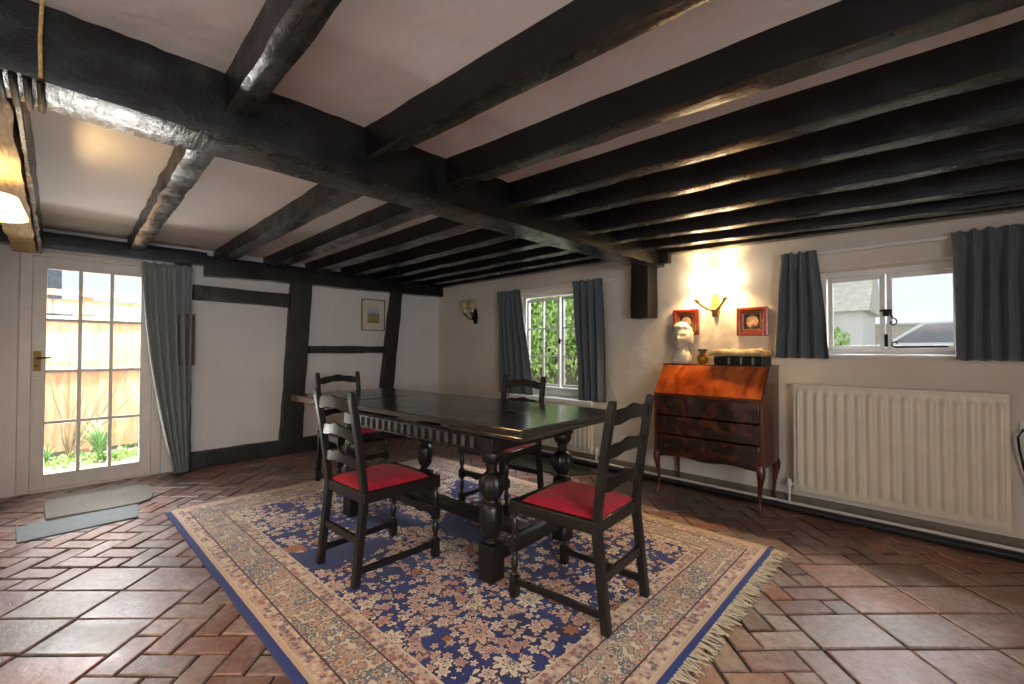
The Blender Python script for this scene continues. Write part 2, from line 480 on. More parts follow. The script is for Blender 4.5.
# ------------------------------------------------------------------ room shell
XA, YB, ZC = -5.45, 4.02, 2.22
XN, YN, YH = 1.7, -2.8, -.45      # unseen closing walls
# floor: real brick pavers over dark mortar
def make_floor():
    bm = bmesh.new(); lay = bm.faces.layers.float.new('tint')
    def quadbox(cx, cy, w, l, ang, z, tint, mi):
        g = .009; hw, hl = w/2-g/2, l/2-g/2; e = .006
        ca, sa = math.cos(ang), math.sin(ang)
        tx, ty = R_.uniform(-.006, .006), R_.uniform(-.006, .006)
        jit = [(R_.uniform(-.004, .004), R_.uniform(-.004, .004)) for _ in range(4)]
        def P(k, inset, zz):
            sx, sy = ((-1, -1), (1, -1), (1, 1), (-1, 1))[k]
            x = sx*(hw-inset)+jit[k][0]; y = sy*(hl-inset)+jit[k][1]
            return (cx+x*ca-y*sa, cy+x*sa+y*ca, zz+x*tx+y*ty)
        top = [bm.verts.new(P(k, e, z)) for k in range(4)]
        mid = [bm.verts.new(P(k, 0, z-.004)) for k in range(4)]
        low = [bm.verts.new(P(k, 0, z-.03)) for k in range(4)]
        fs = [bm.faces.new(top)]
        for A, B in ((mid, top), (low, mid)):
            for k in range(4): fs.append(bm.faces.new((A[k], A[(k+1) % 4], B[(k+1) % 4], B[k])))
        for f in fs: f[lay] = tint; f.material_index = mi
    U = .118; ang = PI/4; occ = {}
    c0 = Vector((-2.2, 1.0)); N = 52
    ca, sa = math.cos(ang), math.sin(ang)
    def world(i, j): return Vector((c0.x+(i*ca-j*sa)*U, c0.y+(i*sa+j*ca)*U))
    def inside(p, mg=0): return XA-.2-mg < p.x < XN+.2+mg and YN-.2-mg < p.y < YB+.2+mg
    def slabby(p):
        if (p-Vector((-2.85, .0))).length < .5: return True
        if (p-Vector((0.3, 2.75))).length < .75 and p.y < 3.4: return True
        return noise.noise(Vector((p.x*.9+3, p.y*.9, 4))) > .5
    def put(i, j, w, h):
        c = world(i+w/2, j+h/2)
        for a in range(w):
            for b in range(h): occ[(i+a, j+b)] = 1
        if inside(c): quadbox(c.x, c.y, w*U, h*U, ang, R_.uniform(-.005, .0), R_.random(), 0)
    for bi in range(-N, N, 1):
        for bj in range(-N, N, 1):
            if bi % 3 == 0 and bj % 2 == 0:
                w, h = (3, 2) if True else (2, 3)
                if slabby(world(bi+1.5, bj+1)) and all((bi+a, bj+b) not in occ for a in range(w) for b in range(h)): put(bi, bj, w, h)
    for i in range(-N, N):
        for j in range(-N, N):
            if (i, j) in occ or not inside(world(i, j), .3): continue
            k = (i-j) % 4
            if k == 0 and (i+1, j) not in occ: put(i, j, 2, 1)
            elif k == 3 and (i, j+1) not in occ: put(i, j, 1, 2)
            elif k in (0, 3): put(i, j, 1, 1)
    for i in range(-N, N):
        for j in range(-N, N):
            if (i, j) not in occ and inside(world(i, j), .3): put(i, j, 1, 1)
    # mortar bed
    z = -.011
    v = [bm.verts.new(p) for p in ((XA-.25, YN-.25, z), (XN+.25, YN-.25, z), (XN+.25, YB+.25, z), (XA-.25, YB+.25, z))]
    w = [bm.verts.new((a.co.x, a.co.y, -.15)) for a in v]
    fs = [bm.faces.new(v), bm.faces.new(list(reversed(w)))]+[bm.faces.new((v[(k+1) % 4], v[k], w[k], w[(k+1) % 4])) for k in range(4)]
    for f in fs: f.material_index = 1
    me = bpy.data.meshes.new('floor'); bm.to_mesh(me); bm.free()
    return struct(link('floor', me, [M['brick'], M['mortar']]))
make_floor()
m = MB(); m.box((XA-.25, YN-.25, ZC), (XN+.25, YB+.25, ZC+.15)); struct(m.build('ceiling', M['ceil']))
DOOR = (-.21, .72, -.02, 2.02)
W1 = (-3.90, -2.72, .64, 1.90); W2 = (-.72, .12, 1.165, 1.80)
holed_wall('wall_left', 'x', XA, -.25, YH-.3, YB+.25, -.15, ZC+.15, [DOOR], M['wallA'])
holed_wall('wall_right', 'y', YB, .32, XA-.25, XN+.25, -.15, ZC+.15, [W1, W2], M['wallB'])
m = MB(); m.box((XA-.25, YN-.25, -.15), (-2.35, YH, ZC+.15)); struct(m.build('wall_hearth', M['wallA']))
holed_wall('wall_rear', 'y', YN, -.25, -2.35, XN+.25, -.15, ZC+.15, [(-1.9, .2, .75, 2.0)], M['wallA'])
holed_wall('wall_near', 'x', XN, .25, YN-.25, YB+.25, -.15, ZC+.15, [(-1.6, .8, .6, 2.0)], M['wallA'])
# simple frames in two unseen openings, added to let in fill daylight
def small_window(name, axis, pos, u0, u1, z0, z1):
    m = MB(); w = .05
    def bx(a, b, c, d):
        if axis == 'y': m.box((a, pos-.03, c), (b, pos+.03, d))
        else: m.box((pos-.03, a, c), (pos+.03, b, d))
    bx(u0, u0+w, z0, z1); bx(u1-w, u1, z0, z1); bx(u0, u1, z0, z0+w); bx(u0, u1, z1-w, z1)
    um = (u0+u1)/2; bx(um-.03, um+.03, z0, z1)
    o = struct(m.build(name, M['white']))
    return o
small_window('fill_window_rear', 'y', YN-.15, -1.9, .2, .75, 2.0)
small_window('fill_window_near', 'x', XN+.15, -1.6, .8, .6, 2.0)

# ------------------------------------------------------------------ ceiling timbers
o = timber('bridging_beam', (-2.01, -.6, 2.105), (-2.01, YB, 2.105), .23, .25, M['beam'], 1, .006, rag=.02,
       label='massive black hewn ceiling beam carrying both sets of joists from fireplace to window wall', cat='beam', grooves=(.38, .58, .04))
m = MB(); m.tube([(0, 0, 0), (.003, -.003, .12), (0, 0, .235)], .005)
c = m.build('conduit', M['bare'], o, smooth=True); c.location = (.125, .56, -.115)
for k in range(6):
    y = .42+.028*k; m = MB()
    m.tube([(-.110, y, -.118), (-.10, y, -.127), (.10, y, -.127), (.110, y, -.118)], .009, 8); m.build('carved_band', M['beam'], o, smooth=True)
ordn = ['first', 'second', 'third', 'fourth', 'fifth', 'sixth', 'seventh', 'eighth', 'ninth', 'tenth']
LJ = [(.51, .11), (1.20, .13), (1.68, .14), (2.13, .14), (2.56, .13), (2.94, .12), (3.31, .12), (3.66, .12), (3.93, .1)]
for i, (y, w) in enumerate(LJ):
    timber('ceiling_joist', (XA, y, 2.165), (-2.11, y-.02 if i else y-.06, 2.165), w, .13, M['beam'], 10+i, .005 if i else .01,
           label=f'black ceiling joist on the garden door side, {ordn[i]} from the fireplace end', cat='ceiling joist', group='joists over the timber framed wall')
RJ = [(.47, .43, 0, .09), (1.025, 1.14, 0, .09), (1.495, 1.68, 0, .10), (1.97, 2.13, 0, .10), (2.33, 2.56, 0, .10), (2.82, 2.99, .02, .10), (3.22, 3.46, .04, .10), (3.62, 3.77, .06, .10), (3.935, 3.945, .05, .10)]
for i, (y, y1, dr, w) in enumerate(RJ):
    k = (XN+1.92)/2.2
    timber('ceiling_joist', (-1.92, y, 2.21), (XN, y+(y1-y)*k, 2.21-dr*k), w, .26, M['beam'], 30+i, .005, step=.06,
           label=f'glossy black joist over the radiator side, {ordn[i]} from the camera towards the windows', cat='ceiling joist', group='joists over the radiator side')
# oblique bare oak beam by the fireplace
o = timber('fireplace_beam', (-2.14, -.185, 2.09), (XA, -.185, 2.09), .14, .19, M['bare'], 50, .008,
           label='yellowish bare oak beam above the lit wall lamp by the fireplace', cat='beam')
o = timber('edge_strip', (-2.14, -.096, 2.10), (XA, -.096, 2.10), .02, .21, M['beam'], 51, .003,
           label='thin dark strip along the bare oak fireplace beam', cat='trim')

# corbel below the beam on the window wall
timber('timber_corbel', (-2.055, 3.93, 1.50), (-2.055, 3.93, 1.985), .21, .18, M['beam'], 60, .006,
       label='short black timber bracket on window wall holding up the big beam', cat='bracket')
m = MB(); m.box((-.05, -.03, 0), (.05, .04, .16)); o = m.build('beam_cleat', M['beam'], bevel=.01); o.location = (-1.85, 3.93, 2.0)
tag(o, 'small dark wooden block beside the beam end above the wall light', 'block')

# ------------------------------------------------------------------ timber framing on wall A
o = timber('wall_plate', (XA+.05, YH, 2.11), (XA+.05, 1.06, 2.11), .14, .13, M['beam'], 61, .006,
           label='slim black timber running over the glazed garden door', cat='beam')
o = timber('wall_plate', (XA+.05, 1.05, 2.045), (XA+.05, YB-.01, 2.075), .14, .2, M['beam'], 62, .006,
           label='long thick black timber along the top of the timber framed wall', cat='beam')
P3 = [((XA+.06, .885, .0), (XA+.055, .875, 2.05), .13, .1, 'dark timber post half hidden by the garden door curtain'),
      ((XA+.055, 1.90, .17), (XA+.055, 2.0, 1.98), .235, .1, 'broad leaning black timber post in the middle of the white wall'),
      ((XA+.055, 3.06, .17), (XA+.055, 3.26, 1.98), .16, .1, 'slimmer leaning black timber post right of the framed picture')]
for i, (a, b, w, h, l) in enumerate(P3):
    m = timber('timber_post', a, b, w, h, M['beam2'], 70+i, .006, label=l, cat='timber post')
timber('timber_rail', (XA+.05, .958, 1.77), (XA+.05, 1.862, 1.755), .09, .155, M['beam2'], 75, .006, label='black horizontal timber high on the white wall between curtain and broad post', cat='timber rail')
timber('timber_rail', (XA+.05, 2.085, 1.195), (XA+.05, 3.085, 1.195), .09, .09, M['beam2'], 76, .005, label='thin black horizontal timber below the picture between the two posts', cat='timber rail')
struct(timber('baseboard_left', (XA+.025, .96, .08), (XA+.025, YB-.02, .08), .09, .17, M['beam2'], 77, .005))
b = empty('meter_box', (XA+.112, .89, 1.04), 0, 'small brown wooden box fixed to the dark post beside the curtain', 'box')
m = MB(); m.box((0, -.065, 0), (.07, .065, .50)); m.build('case', M['brownbox'], b, bevel=.006)
m = MB(); m.box((.071, -.05, .38), (.1, .03, .47)); m.build('latch_block', M['flute'], b, bevel=.004)

# ------------------------------------------------------------------ garden door
d = struct(MB().box((XA-.12, -.21, 0), (XA+.02, -.139, 2.02)).box((XA-.12, .649, 0), (XA+.02, .72, 2.02)).box((XA-.12, -.139, 1.979), (XA+.02, .649, 2.02)).box((XA-.12, -.139, -.03), (XA+.02, .649, .009)).build('door_1', M['offwhite'], bevel=.004))
m = MB(); xa, xb = XA-.07, XA-.025
y0, y1, z0, z1 = -.14, .65, .01, 1.98
g = (-.055, .565, .13, 1.885)
m.box((xa, y0, z0), (xb, g[0], z1)).box((xa, g[1], z0), (xb, y1, z1)).box((xa, g[0], z0), (xb, g[1], g[2])).box((xa, g[0], g[3]), (xb, g[1], z1))
for k in (1, 2):
    y = g[0]+(g[1]-g[0])*k/3; m.box((xa+.008, y-.013, g[2]), (xb-.004, y+.013, g[3]))
for k in (1, 2, 3):
    z = g[2]+(g[3]-g[2])*k/4; m.box((xa+.01, g[0], z-.013), (xb-.005, g[1], z+.013))
leaf = m.build('door_leaf', M['offwhite'], d, bevel=.003)
m = MB(); m.box((xa+.02, g[0], g[2]), (xa+.026, g[1], g[3])); m.build('glass', M['glass'], d)
m = MB(); m.box((xb, -.128, 1.01), (xb+.006, -.082, 1.18)).tube([(xb, -.105, 1.12), (xb+.04, -.105, 1.12), (xb+.045, -.02, 1.125)], .008)
m.lathe([(.012, 0), (.012, .01)], 12, (xb+.01, -.105, 1.05))
m.build('door_handle', M['brass'], d, smooth=True)
m = MB(); m.box((xb, -.13, .93), (xb+.02, -.07, .965)); m.build('letter_latch', M['offwhite'], d, bevel=.003)

# ------------------------------------------------------------------ windows in wall B
def window(name, y, fx0, fx1, fz0, fz1, panes, cols, rows, muntin, depth=.05):
    w = .045
    m = MB()
    m.box((fx0, y-.03, fz0), (fx0+w, y+.03, fz1)).box((fx1-w, y-.03, fz0), (fx1, y+.03, fz1)).box((fx0+w, y-.03, fz0), (fx1-w, y+.03, fz0+w)).box((fx0+w, y-.03, fz1-w), (fx1-w, y+.03, fz1))
    f = struct(m.build(name, M['white'], bevel=.004))
    for (a, b, c, e) in panes:
        s = .03; m = MB()
        m.box((a-s, y-.042, c-s), (a, y-.005, e+s)).box((b, y-.042, c-s), (b+s, y-.005, e+s)).box((a, y-.042, c-s), (b, y-.005, c)).box((a, y-.042, e), (b, y-.005, e+s))
        for k in range(1, cols): x = a+(b-a)*k/cols; m.box((x-muntin, y-.038, c), (x+muntin, y-.008, e))
        for k in range(1, rows): z = c+(e-c)*k/rows; m.box((a, y-.036, z-muntin), (b, y-.01, z+muntin))
        cs = m.build('casement', M['white'], f, bevel=.003)
        m = MB(); m.box((a, y-.02, c), (b, y-.016, e)); m.build('glass', M['glass'], cs)
    return f
w1 = window('window_1', 4.25, -3.90, -2.72, .70, 1.90, [(-3.80, -3.33, .78, 1.80), (-3.245, -2.80, .78, 1.80)], 2, 3, .009)
m = MB(); m.box((-3.92, 3.985, .60), (-2.70, 4.25, .645)); m.build('window_sill', M['white'], w1, bevel=.008)
m = MB(); m.box((-3.90, 4.2, .645), (-2.72, 4.26, .71)); m.build('sill_upstand', M['white'], w1, bevel=.004)
m = MB(); m.cbox((-3.29, 4.195, 1.3), (.02, .02, .06)).cbox((-3.275, 4.185, 1.31), (.05, .012, .012)); m.build('window_latch', M['iron'], w1)
w2 = window('window_2', 4.22, -.70, .12, 1.17, 1.80, [(-.615, -.335, 1.235, 1.72), (-.265, .045, 1.235, 1.72)], 1, 1, .005)
m = MB(); m.box((-.71, 4.01, 1.15), (.115, 4.2, 1.17)); m.build('window_sill', M['white'], w2, bevel=.004)
# curly iron catch and stay
m = MB()
m.cbox((-.30, 4.17, 1.47), (.035, .012, .05)).cbox((-.30, 4.165, 1.485), (.07, .012, .012))
pts = [(-.28, 4.16, 1.49)]
for k in range(15):
    a = k/14*1.7*PI; r = .03*(1-k/22); pts.append((-.262+r*math.sin(a)*.9, 4.158, 1.40+.03-r*(1-math.cos(a)) if k < 1 else 1.40+r*math.cos(a)))
m.tube(pts, .005, 6)
m.build('window_catch', M['iron'], w2, smooth=True)
m = MB(); m.tube([(-.25, 4.16, 1.222), (.02, 4.16, 1.225)], .006, 6)
pts = []
for k in range(14):
    a = k/13*1.6*PI; r = .022*(1-k/24); pts.append((-.25-r*math.sin(a), 4.16, 1.244-r*math.cos(a)))
m.tube(pts, .005, 6); m.cbox((-.3, 4.175, 1.27), (.02, .012, .09)); m.build('window_stay', M['iron'], w2, smooth=True)

# curtain rails
def rail(x0, x1, z, lab, mat):
    r = empty('curtain_rail', (x0, 3.985, z), 0, lab, 'curtain rail')
    m = MB(); m.box((0, -.012, -.012), (x1-x0, .012, .012)); m.build('track', mat, r, bevel=.003)
    for x in (.03, x1-x0-.03):
        m = MB(); m.box((x-.01, .01, -.01), (x+.01, .036, .01)); m.build('bracket', mat, r)
    return r
rail(-4.05, -2.42, 1.915, 'thin white curtain rail above the leafy casement window', M['white'])
rail(-.93, .36, 1.925, 'white curtain rail above the low window over the radiator', M['white'])

# ------------------------------------------------------------------ curtains
def curtain(name, origin, ax, nrm, ztop, zbot, topw, botw, folds, label, mat, mid=None, seed=0, depth=.028):
    """ax: unit along wall, nrm: unit into the room. topw/botw: (u0,u1) extents along ax"""
    ax = Vector(ax); nrm = Vector(nrm); nu, nv = folds*14, 44
    bm = bmesh.new(); uv = bm.loops.layers.uv.new('UVMap'); V = []
    H = ztop-zbot
    for j in range(nv+1):
        f = j/nv; z = ztop-H*f
        if mid:
            # quadratic through top, mid, bottom
            e = [topw[k]*(1-f)*(1-2*f)+4*mid[k]*f*(1-f)+botw[k]*f*(2*f-1) for k in (0, 1)]
        else:
            g = f**.8; e = [topw[k]*(1-g)+botw[k]*g for k in (0, 1)]
        row = []
        pinch = math.exp(-((z-(ztop-.085))/.03)**2)
        for i in range(nu+1):
            t = i/nu
            ph = t*folds*2*PI + .5*math.sin(f*3+seed)+1.2*noise.noise(Vector((t*4, f*1.5, seed)))
            fd = math.sin(ph); sharp = math.copysign(abs(fd)**.8, fd)
            d = depth*(.9+.7*min(1, f*3))*(1-.35*pinch)*(1+.4*noise.noise(Vector((t*6, f*2, seed+4))))
            u = e[0]+(e[1]-e[0])*(t+.006*math.cos(ph))
            if f < .06: u += .012*(t-.5)*(1-f/.06)
            zz = z + (0 if j < nv else .004*math.sin(ph*1.0)) - (.006*math.sin(ph*1.3) if j == 0 else 0)
            row.append(bm.verts.new(ax*u+nrm*(d*sharp+.0)+Vector((0, 0, zz-zbot))))
        V.append(row)
    for j in range(nv):
        for i in range(nu):
            fc = bm.faces.new((V[j][i], V[j+1][i], V[j+1][i+1], V[j][i+1]))
            for lp, (a, b) in zip(fc.loops, ((i, j), (i, j+1), (i+1, j+1), (i+1, j))):
                lp[uv].uv = (a/nu*folds*.11, -b/nv*H)
    me = bpy.data.meshes.new(name); bm.to_mesh(me); bm.free()
    o = link(name, me, mat, smooth=True, auto=False)
    o.location = Vector(origin)+Vector((0, 0, zbot))
    s = o.modifiers.new('thick', 'SOLIDIFY'); s.thickness = .004; s.offset = 0
    return tag(o, label, 'curtain')
curtain('curtain', (XA+.20, 0, 0), (0, 1, 0), (1, 0, 0), 2.0, .02, (.54, .915), (.80, .915), 5, 'full length blue grey curtain bunched at the side of the glazed garden door', M['curtg'], mid=(.62, .915), seed=1, depth=.032)
curtain('curtain', (0, 3.915, 0), (1, 0, 0), (0, -1, 0), 1.93, .66, (-4.06, -3.68), (-4.0, -3.50), 5, 'left dark blue grey curtain of the leafy casement window', M['curt'], seed=2)
curtain('curtain', (0, 3.915, 0), (1, 0, 0), (0, -1, 0), 1.94, .66, (-2.89, -2.52), (-2.80, -2.49), 4, 'right dark blue grey curtain of the leafy casement window', M['curt'], seed=3)
curtain('curtain', (0, 3.915, 0), (1, 0, 0), (0, -1, 0), 1.94, 1.14, (-.90, -.68), (-.95, -.60), 4, 'short blue grey curtain left of the low window, next to the bureau', M['curt'], seed=4, depth=.024)
curtain('curtain', (0, 3.915, 0), (1, 0, 0), (0, -1, 0), 1.94, 1.14, (.04, .40), (.05, .41), 5, 'short blue grey curtain right of the low window, at the photo edge', M['curt'], seed=5, depth=.026)

# ------------------------------------------------------------------ radiators and pipes
def radiator(loc, W, H, nr, label, valve_x):
    r = empty('radiator', loc, 0, label, 'radiator')
    bm = bmesh.new(); n = nr*10; D = .038; rows = []
    zz = [0, .035, .055, .075, H-.075, H-.055, H-.035, H]
    am = [0, 0, .6, 1, 1, .6, 0, 0]
    for z, a in zip(zz, am):
        row = []
        for i in range(n+1):
            t = i/n; e = min(t, 1-t)*W
            k = .5-.5*math.cos(t*nr*2*PI); k = k**.9
            edge = min(1, e/.02)
            row.append(bm.verts.new((t*W, -D*(.55+.45*a*(k)) - (0 if a == 0 else 0) if edge >= 1 or a == 0 else -D*.55, z)))
        rows.append(row)
    for j in range(len(rows)-1):
        for i in range(n): bm.faces.new((rows[j][i], rows[j][i+1], rows[j+1][i+1], rows[j+1][i]))
    back = [[bm.verts.new((x, .02, z)) for x in (0, W)] for z in (0, H)]
    bm.faces.new((back[0][0], back[1][0], back[1][1], back[0][1]))
    bm.faces.new([r_[0] for r_ in rows]+[back[1][0], back[0][0]])
    bm.faces.new([r_[-1] for r_ in rows][::-1]+[back[0][1], back[1][1]])
    bm.faces.new(rows[0][::-1]+[back[0][0], back[0][1]]); bm.faces.new(rows[-1]+[back[1][1], back[1][0]])
    bmesh.ops.recalc_face_normals(bm, faces=bm.faces)
    me = bpy.data.meshes.new('panel'); bm.to_mesh(me); bm.free()
    link('panel', me, M['rad'], r, smooth=True)
    m = MB(); m.box((-.005, -.035, H-.012), (W+.005, .022, H+.01)); m.build('top_grille', M['rad'], r, bevel=.004)
    for x in (.15, W-.15):
        m = MB(); m.box((x-.02, .02, H*.3), (x+.02, .085, H*.8)); m.build('wall_bracket', M['rad'], r)
    v = MB(); x = valve_x
    v.tube([(x, 0, -loc[2]+.05), (x, 0, .03)], .008).lathe([(.016, 0), (.018, .02), (.014, .05)], 12, (x, 0, .02)).tube([(x, 0, .035), (0 if x < 0 else W, 0, .035)], .008)
    v.build('valve', M['plastic'], r, smooth=True)
    return r
radiator((-.825, 3.93, .145), 1.095, .79, 18, 'large cream ribbed panel radiator below the low window', -.035)
radiator((-3.75, 3.93, .11), 1.10, .44, 18, 'low cream panel radiator under the leafy casement window, behind table', 1.15)
struct(timber('baseboard_right', (-4.9, YB-.01, .04), (XN, YB-.01, .04), .05, .08, simple('taupe painted skirting', '7a6c5a', .4), 80, .002, step=.2))
m = MB(); m.tube([(-4.5, 3.9, .048), (-2.7, 3.9, .047), (XN, 3.9, .046)], .011, 8); o = m.build('heating_pipe', M['offwhite'], smooth=True)
tag(o, 'painted heating pipe running low along the foot of the window wall', 'pipe')
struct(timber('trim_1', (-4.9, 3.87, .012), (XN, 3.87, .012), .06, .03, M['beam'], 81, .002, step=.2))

# ------------------------------------------------------------------ rug and mats
HX, HY = 1.69, 1.20
RC = (-2.412, 1.80); RR = math.radians(.9)
bm = bmesh.new(); nx, ny = 68, 48; V = []
for j in range(ny+1):
    row = []
    for i in range(nx+1):
        x = -HX+2*HX*i/nx; y = -HY+2*HY*j/ny
        row.append(bm.verts.new((x+.006*noise.noise(Vector((0, y*2, 3))), y+.008*noise.noise(Vector((x*2, 0, 1))), .010+.003*noise.noise(Vector((x*2.5, y*2.5, 0))))))
    V.append(row)
for j in range(ny):
    for i in range(nx): bm.faces.new((V[j][i], V[j][i+1], V[j+1][i+1], V[j+1][i]))
me = bpy.data.meshes.new('pile'); bm.to_mesh(me); bm.free()
rug = empty('rug', (RC[0], RC[1], 0), RR, 'large navy and cream floral oriental rug under table and chairs', 'rug')
o = link('pile', me, m_rug(HX, HY), rug, smooth=True, auto=False)
s = o.modifiers.new('t', 'SOLIDIFY'); s.thickness = .009; s.offset = -1
for sx in (1, -1):
    m = MB(); n = 210
    for k in range(n):
        y = -HY+.01+(2*HY-.02)*k/(n-1); L = R_.uniform(.05, .085) if sx > 0 else R_.uniform(.02, .035); a = R_.uniform(-.6, .6)
        x = sx*HX; w = .004
        y2 = y+math.sin(a)*L; x2 = x+sx*math.cos(a)*L
        z = .006+R_.uniform(0, .004)
        m.prism([(x-sx*.004, y-w, z), (x2, y2-w*.5, .003), (x2, y2+w*.5, .003), (x-sx*.004, y+w, z)], (0, 0, .003))
    m.build('fringe', M['fringe'], rug)
def mat_(name, pts, th, mat, label, z=0.0):
    c = Vector((sum(p[0] for p in pts)/len(pts), sum(p[1] for p in pts)/len(pts), z))
    m = MB(); m.prism([(p[0]-c.x, p[1]-c.y, .0) for p in pts], (0, 0, th))
    o = m.build(name, mat, bevel=.003); o.location = c; return tag(o, label, 'mat')
mat_('doormat', [(-4.68, -.17), (-4.14, -.145), (-4.16, .435), (-4.62, .40)][:0] or [(-4.46, -.17), (-4.10, -.15), (-4.13, .43), (-4.47, .46)], .008, M['matblue'], 'flat slate blue mat on the brick floor in front of the coir mat')
bm_pts = []
for k in range(24):
    t = k/23; bm_pts.append((-4.93+.0*t+.05*math.sin(t*3), -.0+.62*t))
mat_('doormat', [(-4.50, -.03), (-4.46, .30), (-4.47, .47), (-4.54, .55), (-4.70, .58), (-5.05, .58), (-5.17, .52), (-5.17, .3), (-5.16, -.03), (-4.9, -.045)], .016, M['matgrey'], 'thick grey beige coir doormat on the bricks at the glazed door', .002)
mat_('floor_slab', [(-3.75, 3.36), (-2.62, 3.36), (-2.30, 3.82), (-3.75, 3.82)], .008, M['slate'], 'dark polished slate slab on the floor below the leafy window')

# ------------------------------------------------------------------ dining table
TR = math.radians(3.5)
tb = empty('dining_table', (-2.40, 1.885, .0135), TR, 'long black oak refectory table with bulbous carved legs on the rug', 'table')
ZT = .80
def tabletop(name, x0, x1, y0, y1, z0, z1, mat, seed):
    bm = bmesh.new(); nx, ny = 30, 14; T = []; B = []
    for j in range(ny+1):
        r1 = []; r2 = []
        for i in range(nx+1):
            x = x0+(x1-x0)*i/nx; y = y0+(y1-y0)*j/ny
            w = .002*noise.noise(Vector((x*2+seed, y*2, 0)))
            r1.append(bm.verts.new((x, y, z1+w))); r2.append(bm.verts.new((x, y, z0)))
        T.append(r1); B.append(r2)
    for j in range(ny):
        for i in range(nx):
            bm.faces.new((T[j][i], T[j][i+1], T[j+1][i+1], T[j+1][i])); bm.faces.new((B[j][i], B[j+1][i], B[j+1][i+1], B[j][i+1]))
    for i in range(nx):
        bm.faces.new((B[0][i], B[0][i+1], T[0][i+1], T[0][i])); bm.faces.new((B[ny][i+1], B[ny][i], T[ny][i], T[ny][i+1]))
    for j in range(ny):
        bm.faces.new((B[j+1][0], B[j][0], T[j][0], T[j+1][0])); bm.faces.new((B[j][nx], B[j+1][nx], T[j+1][nx], T[j][nx]))
    me = bpy.data.meshes.new(name); bm.to_mesh(me); bm.free()
    return link(name, me, mat, tb, bevel=.005, bseg=2)
YF, YK = -.385, .56
tabletop('tabletop', -.83, .93, YF, YK, ZT-.035, ZT, M['top'], 1)
tabletop('draw_leaf', -1.61, -.832, YF, YK, ZT-.052, ZT, M['top'], 2)
tabletop('draw_leaf', .40, .925, YF+.004, YK-.004, ZT-.060, ZT-.036, M['top'], 3)
# leaf bearers
m = MB(); m.box((-1.5, -.2, ZT-.07), (-.6, -.14, ZT-.037)).box((-1.5, .30, ZT-.07), (-.6, .36, ZT-.037)); m.build('leaf_bearer', M['oak'], tb, bevel=.003)
LX, LY = .685, (-.335, .315)
def frieze(y, sgn, name='frieze'):
    m = MB(); x0, x1 = -LX-.04, LX+.04
    m.box((x0, y-.012, ZT-.15), (x1, y+.012, ZT-.061))
    n = 21
    for k in range(n):
        x = x0+.03+(x1-x0-.06)*k/(n-1)
        m.box((x-.013, y+sgn*.012, ZT-.142), (x+.013, y+sgn*.022, ZT-.08), 1)
    m.box((x0, y+sgn*.01, ZT-.082), (x1, y+sgn*.024, ZT-.07)); m.box((x0, y+sgn*.01, ZT-.155), (x1, y+sgn*.022, ZT-.143))
    return m.build(name, [M['oak'], M['flute']], tb, bevel=.002)
frieze(LY[0]-.0, -1); frieze(LY[1], 1)
for sx in (-1, 1):
    m = MB(); m.box((sx*LX-.012, LY[0], ZT-.15), (sx*LX+.012, LY[1], ZT-.068)); m.build('end_rail', M['oak'], tb, bevel=.003)
def table_leg(x, y):
    m = MB(); s = .048
    m.box((x-s, y-s, 0), (x+s, y+s, .185))
    m.box((x-s, y-s, .655), (x+s, y+s, ZT-.068))
    prof = [(.030, .184), (.040, .19), (.043, .20), (.030, .212), (.036, .222), (.052, .24), (.061, .275), (.063, .32), (.060, .365), (.050, .39), (.036, .40), (.034, .41)]
    m.lathe(prof, 28, (x, y, 0))
    prof = [(.034, .408), (.050, .425), (.064, .45), (.070, .478), (.068, .505), (.056, .53), (.040, .545), (.030, .553)]
    m.lathe(prof, 48, (x, y, 0), flute=.09, fn=12, frange=(.42, .535))
    prof = [(.030, .552), (.028, .575), (.034, .59), (.034, .597), (.046, .605), (.056, .625), (.058, .64), (.056, .656)]
    m.lathe(prof, 28, (x, y, 0))
    return m.build('leg', M['oak'], tb, smooth=True, bevel=.002)
for sx in (-1, 1):
    for y in LY: table_leg(sx*LX, y)
for sx in (-1, 1):
    m = MB(); m.box((sx*LX-.03, LY[0]+.045, .085), (sx*LX+.03, LY[1]-.045, .15)); m.build('stretcher', M['oak'], tb, bevel=.006)
m = MB(); m.box((-LX+.03, -.075, .118), (LX-.03, .055, .158)); m.build('stretcher', M['oak'], tb, bevel=.006)
# small brass object lying on the table
k = empty('key', (-1.94, 1.95, .813), .5, 'tiny brass key lying on the dark tabletop near the window end', 'key')
m = MB(); m.tube([(-.035, 0, .004), (.03, 0, .004)], .0035, 6).cbox((-.028, .008, .004), (.012, .016, .005)).cbox((-.012, .007, .004), (.006, .012, .005)); m.build('shank', M['brass'], k)
m = MB(); m.tube([(.045+.014*math.cos(a*PI/6), .018*math.sin(a*PI/6), .004) for a in range(13)], .0035, 6); m.build('bow', M['brass'], k, smooth=True)

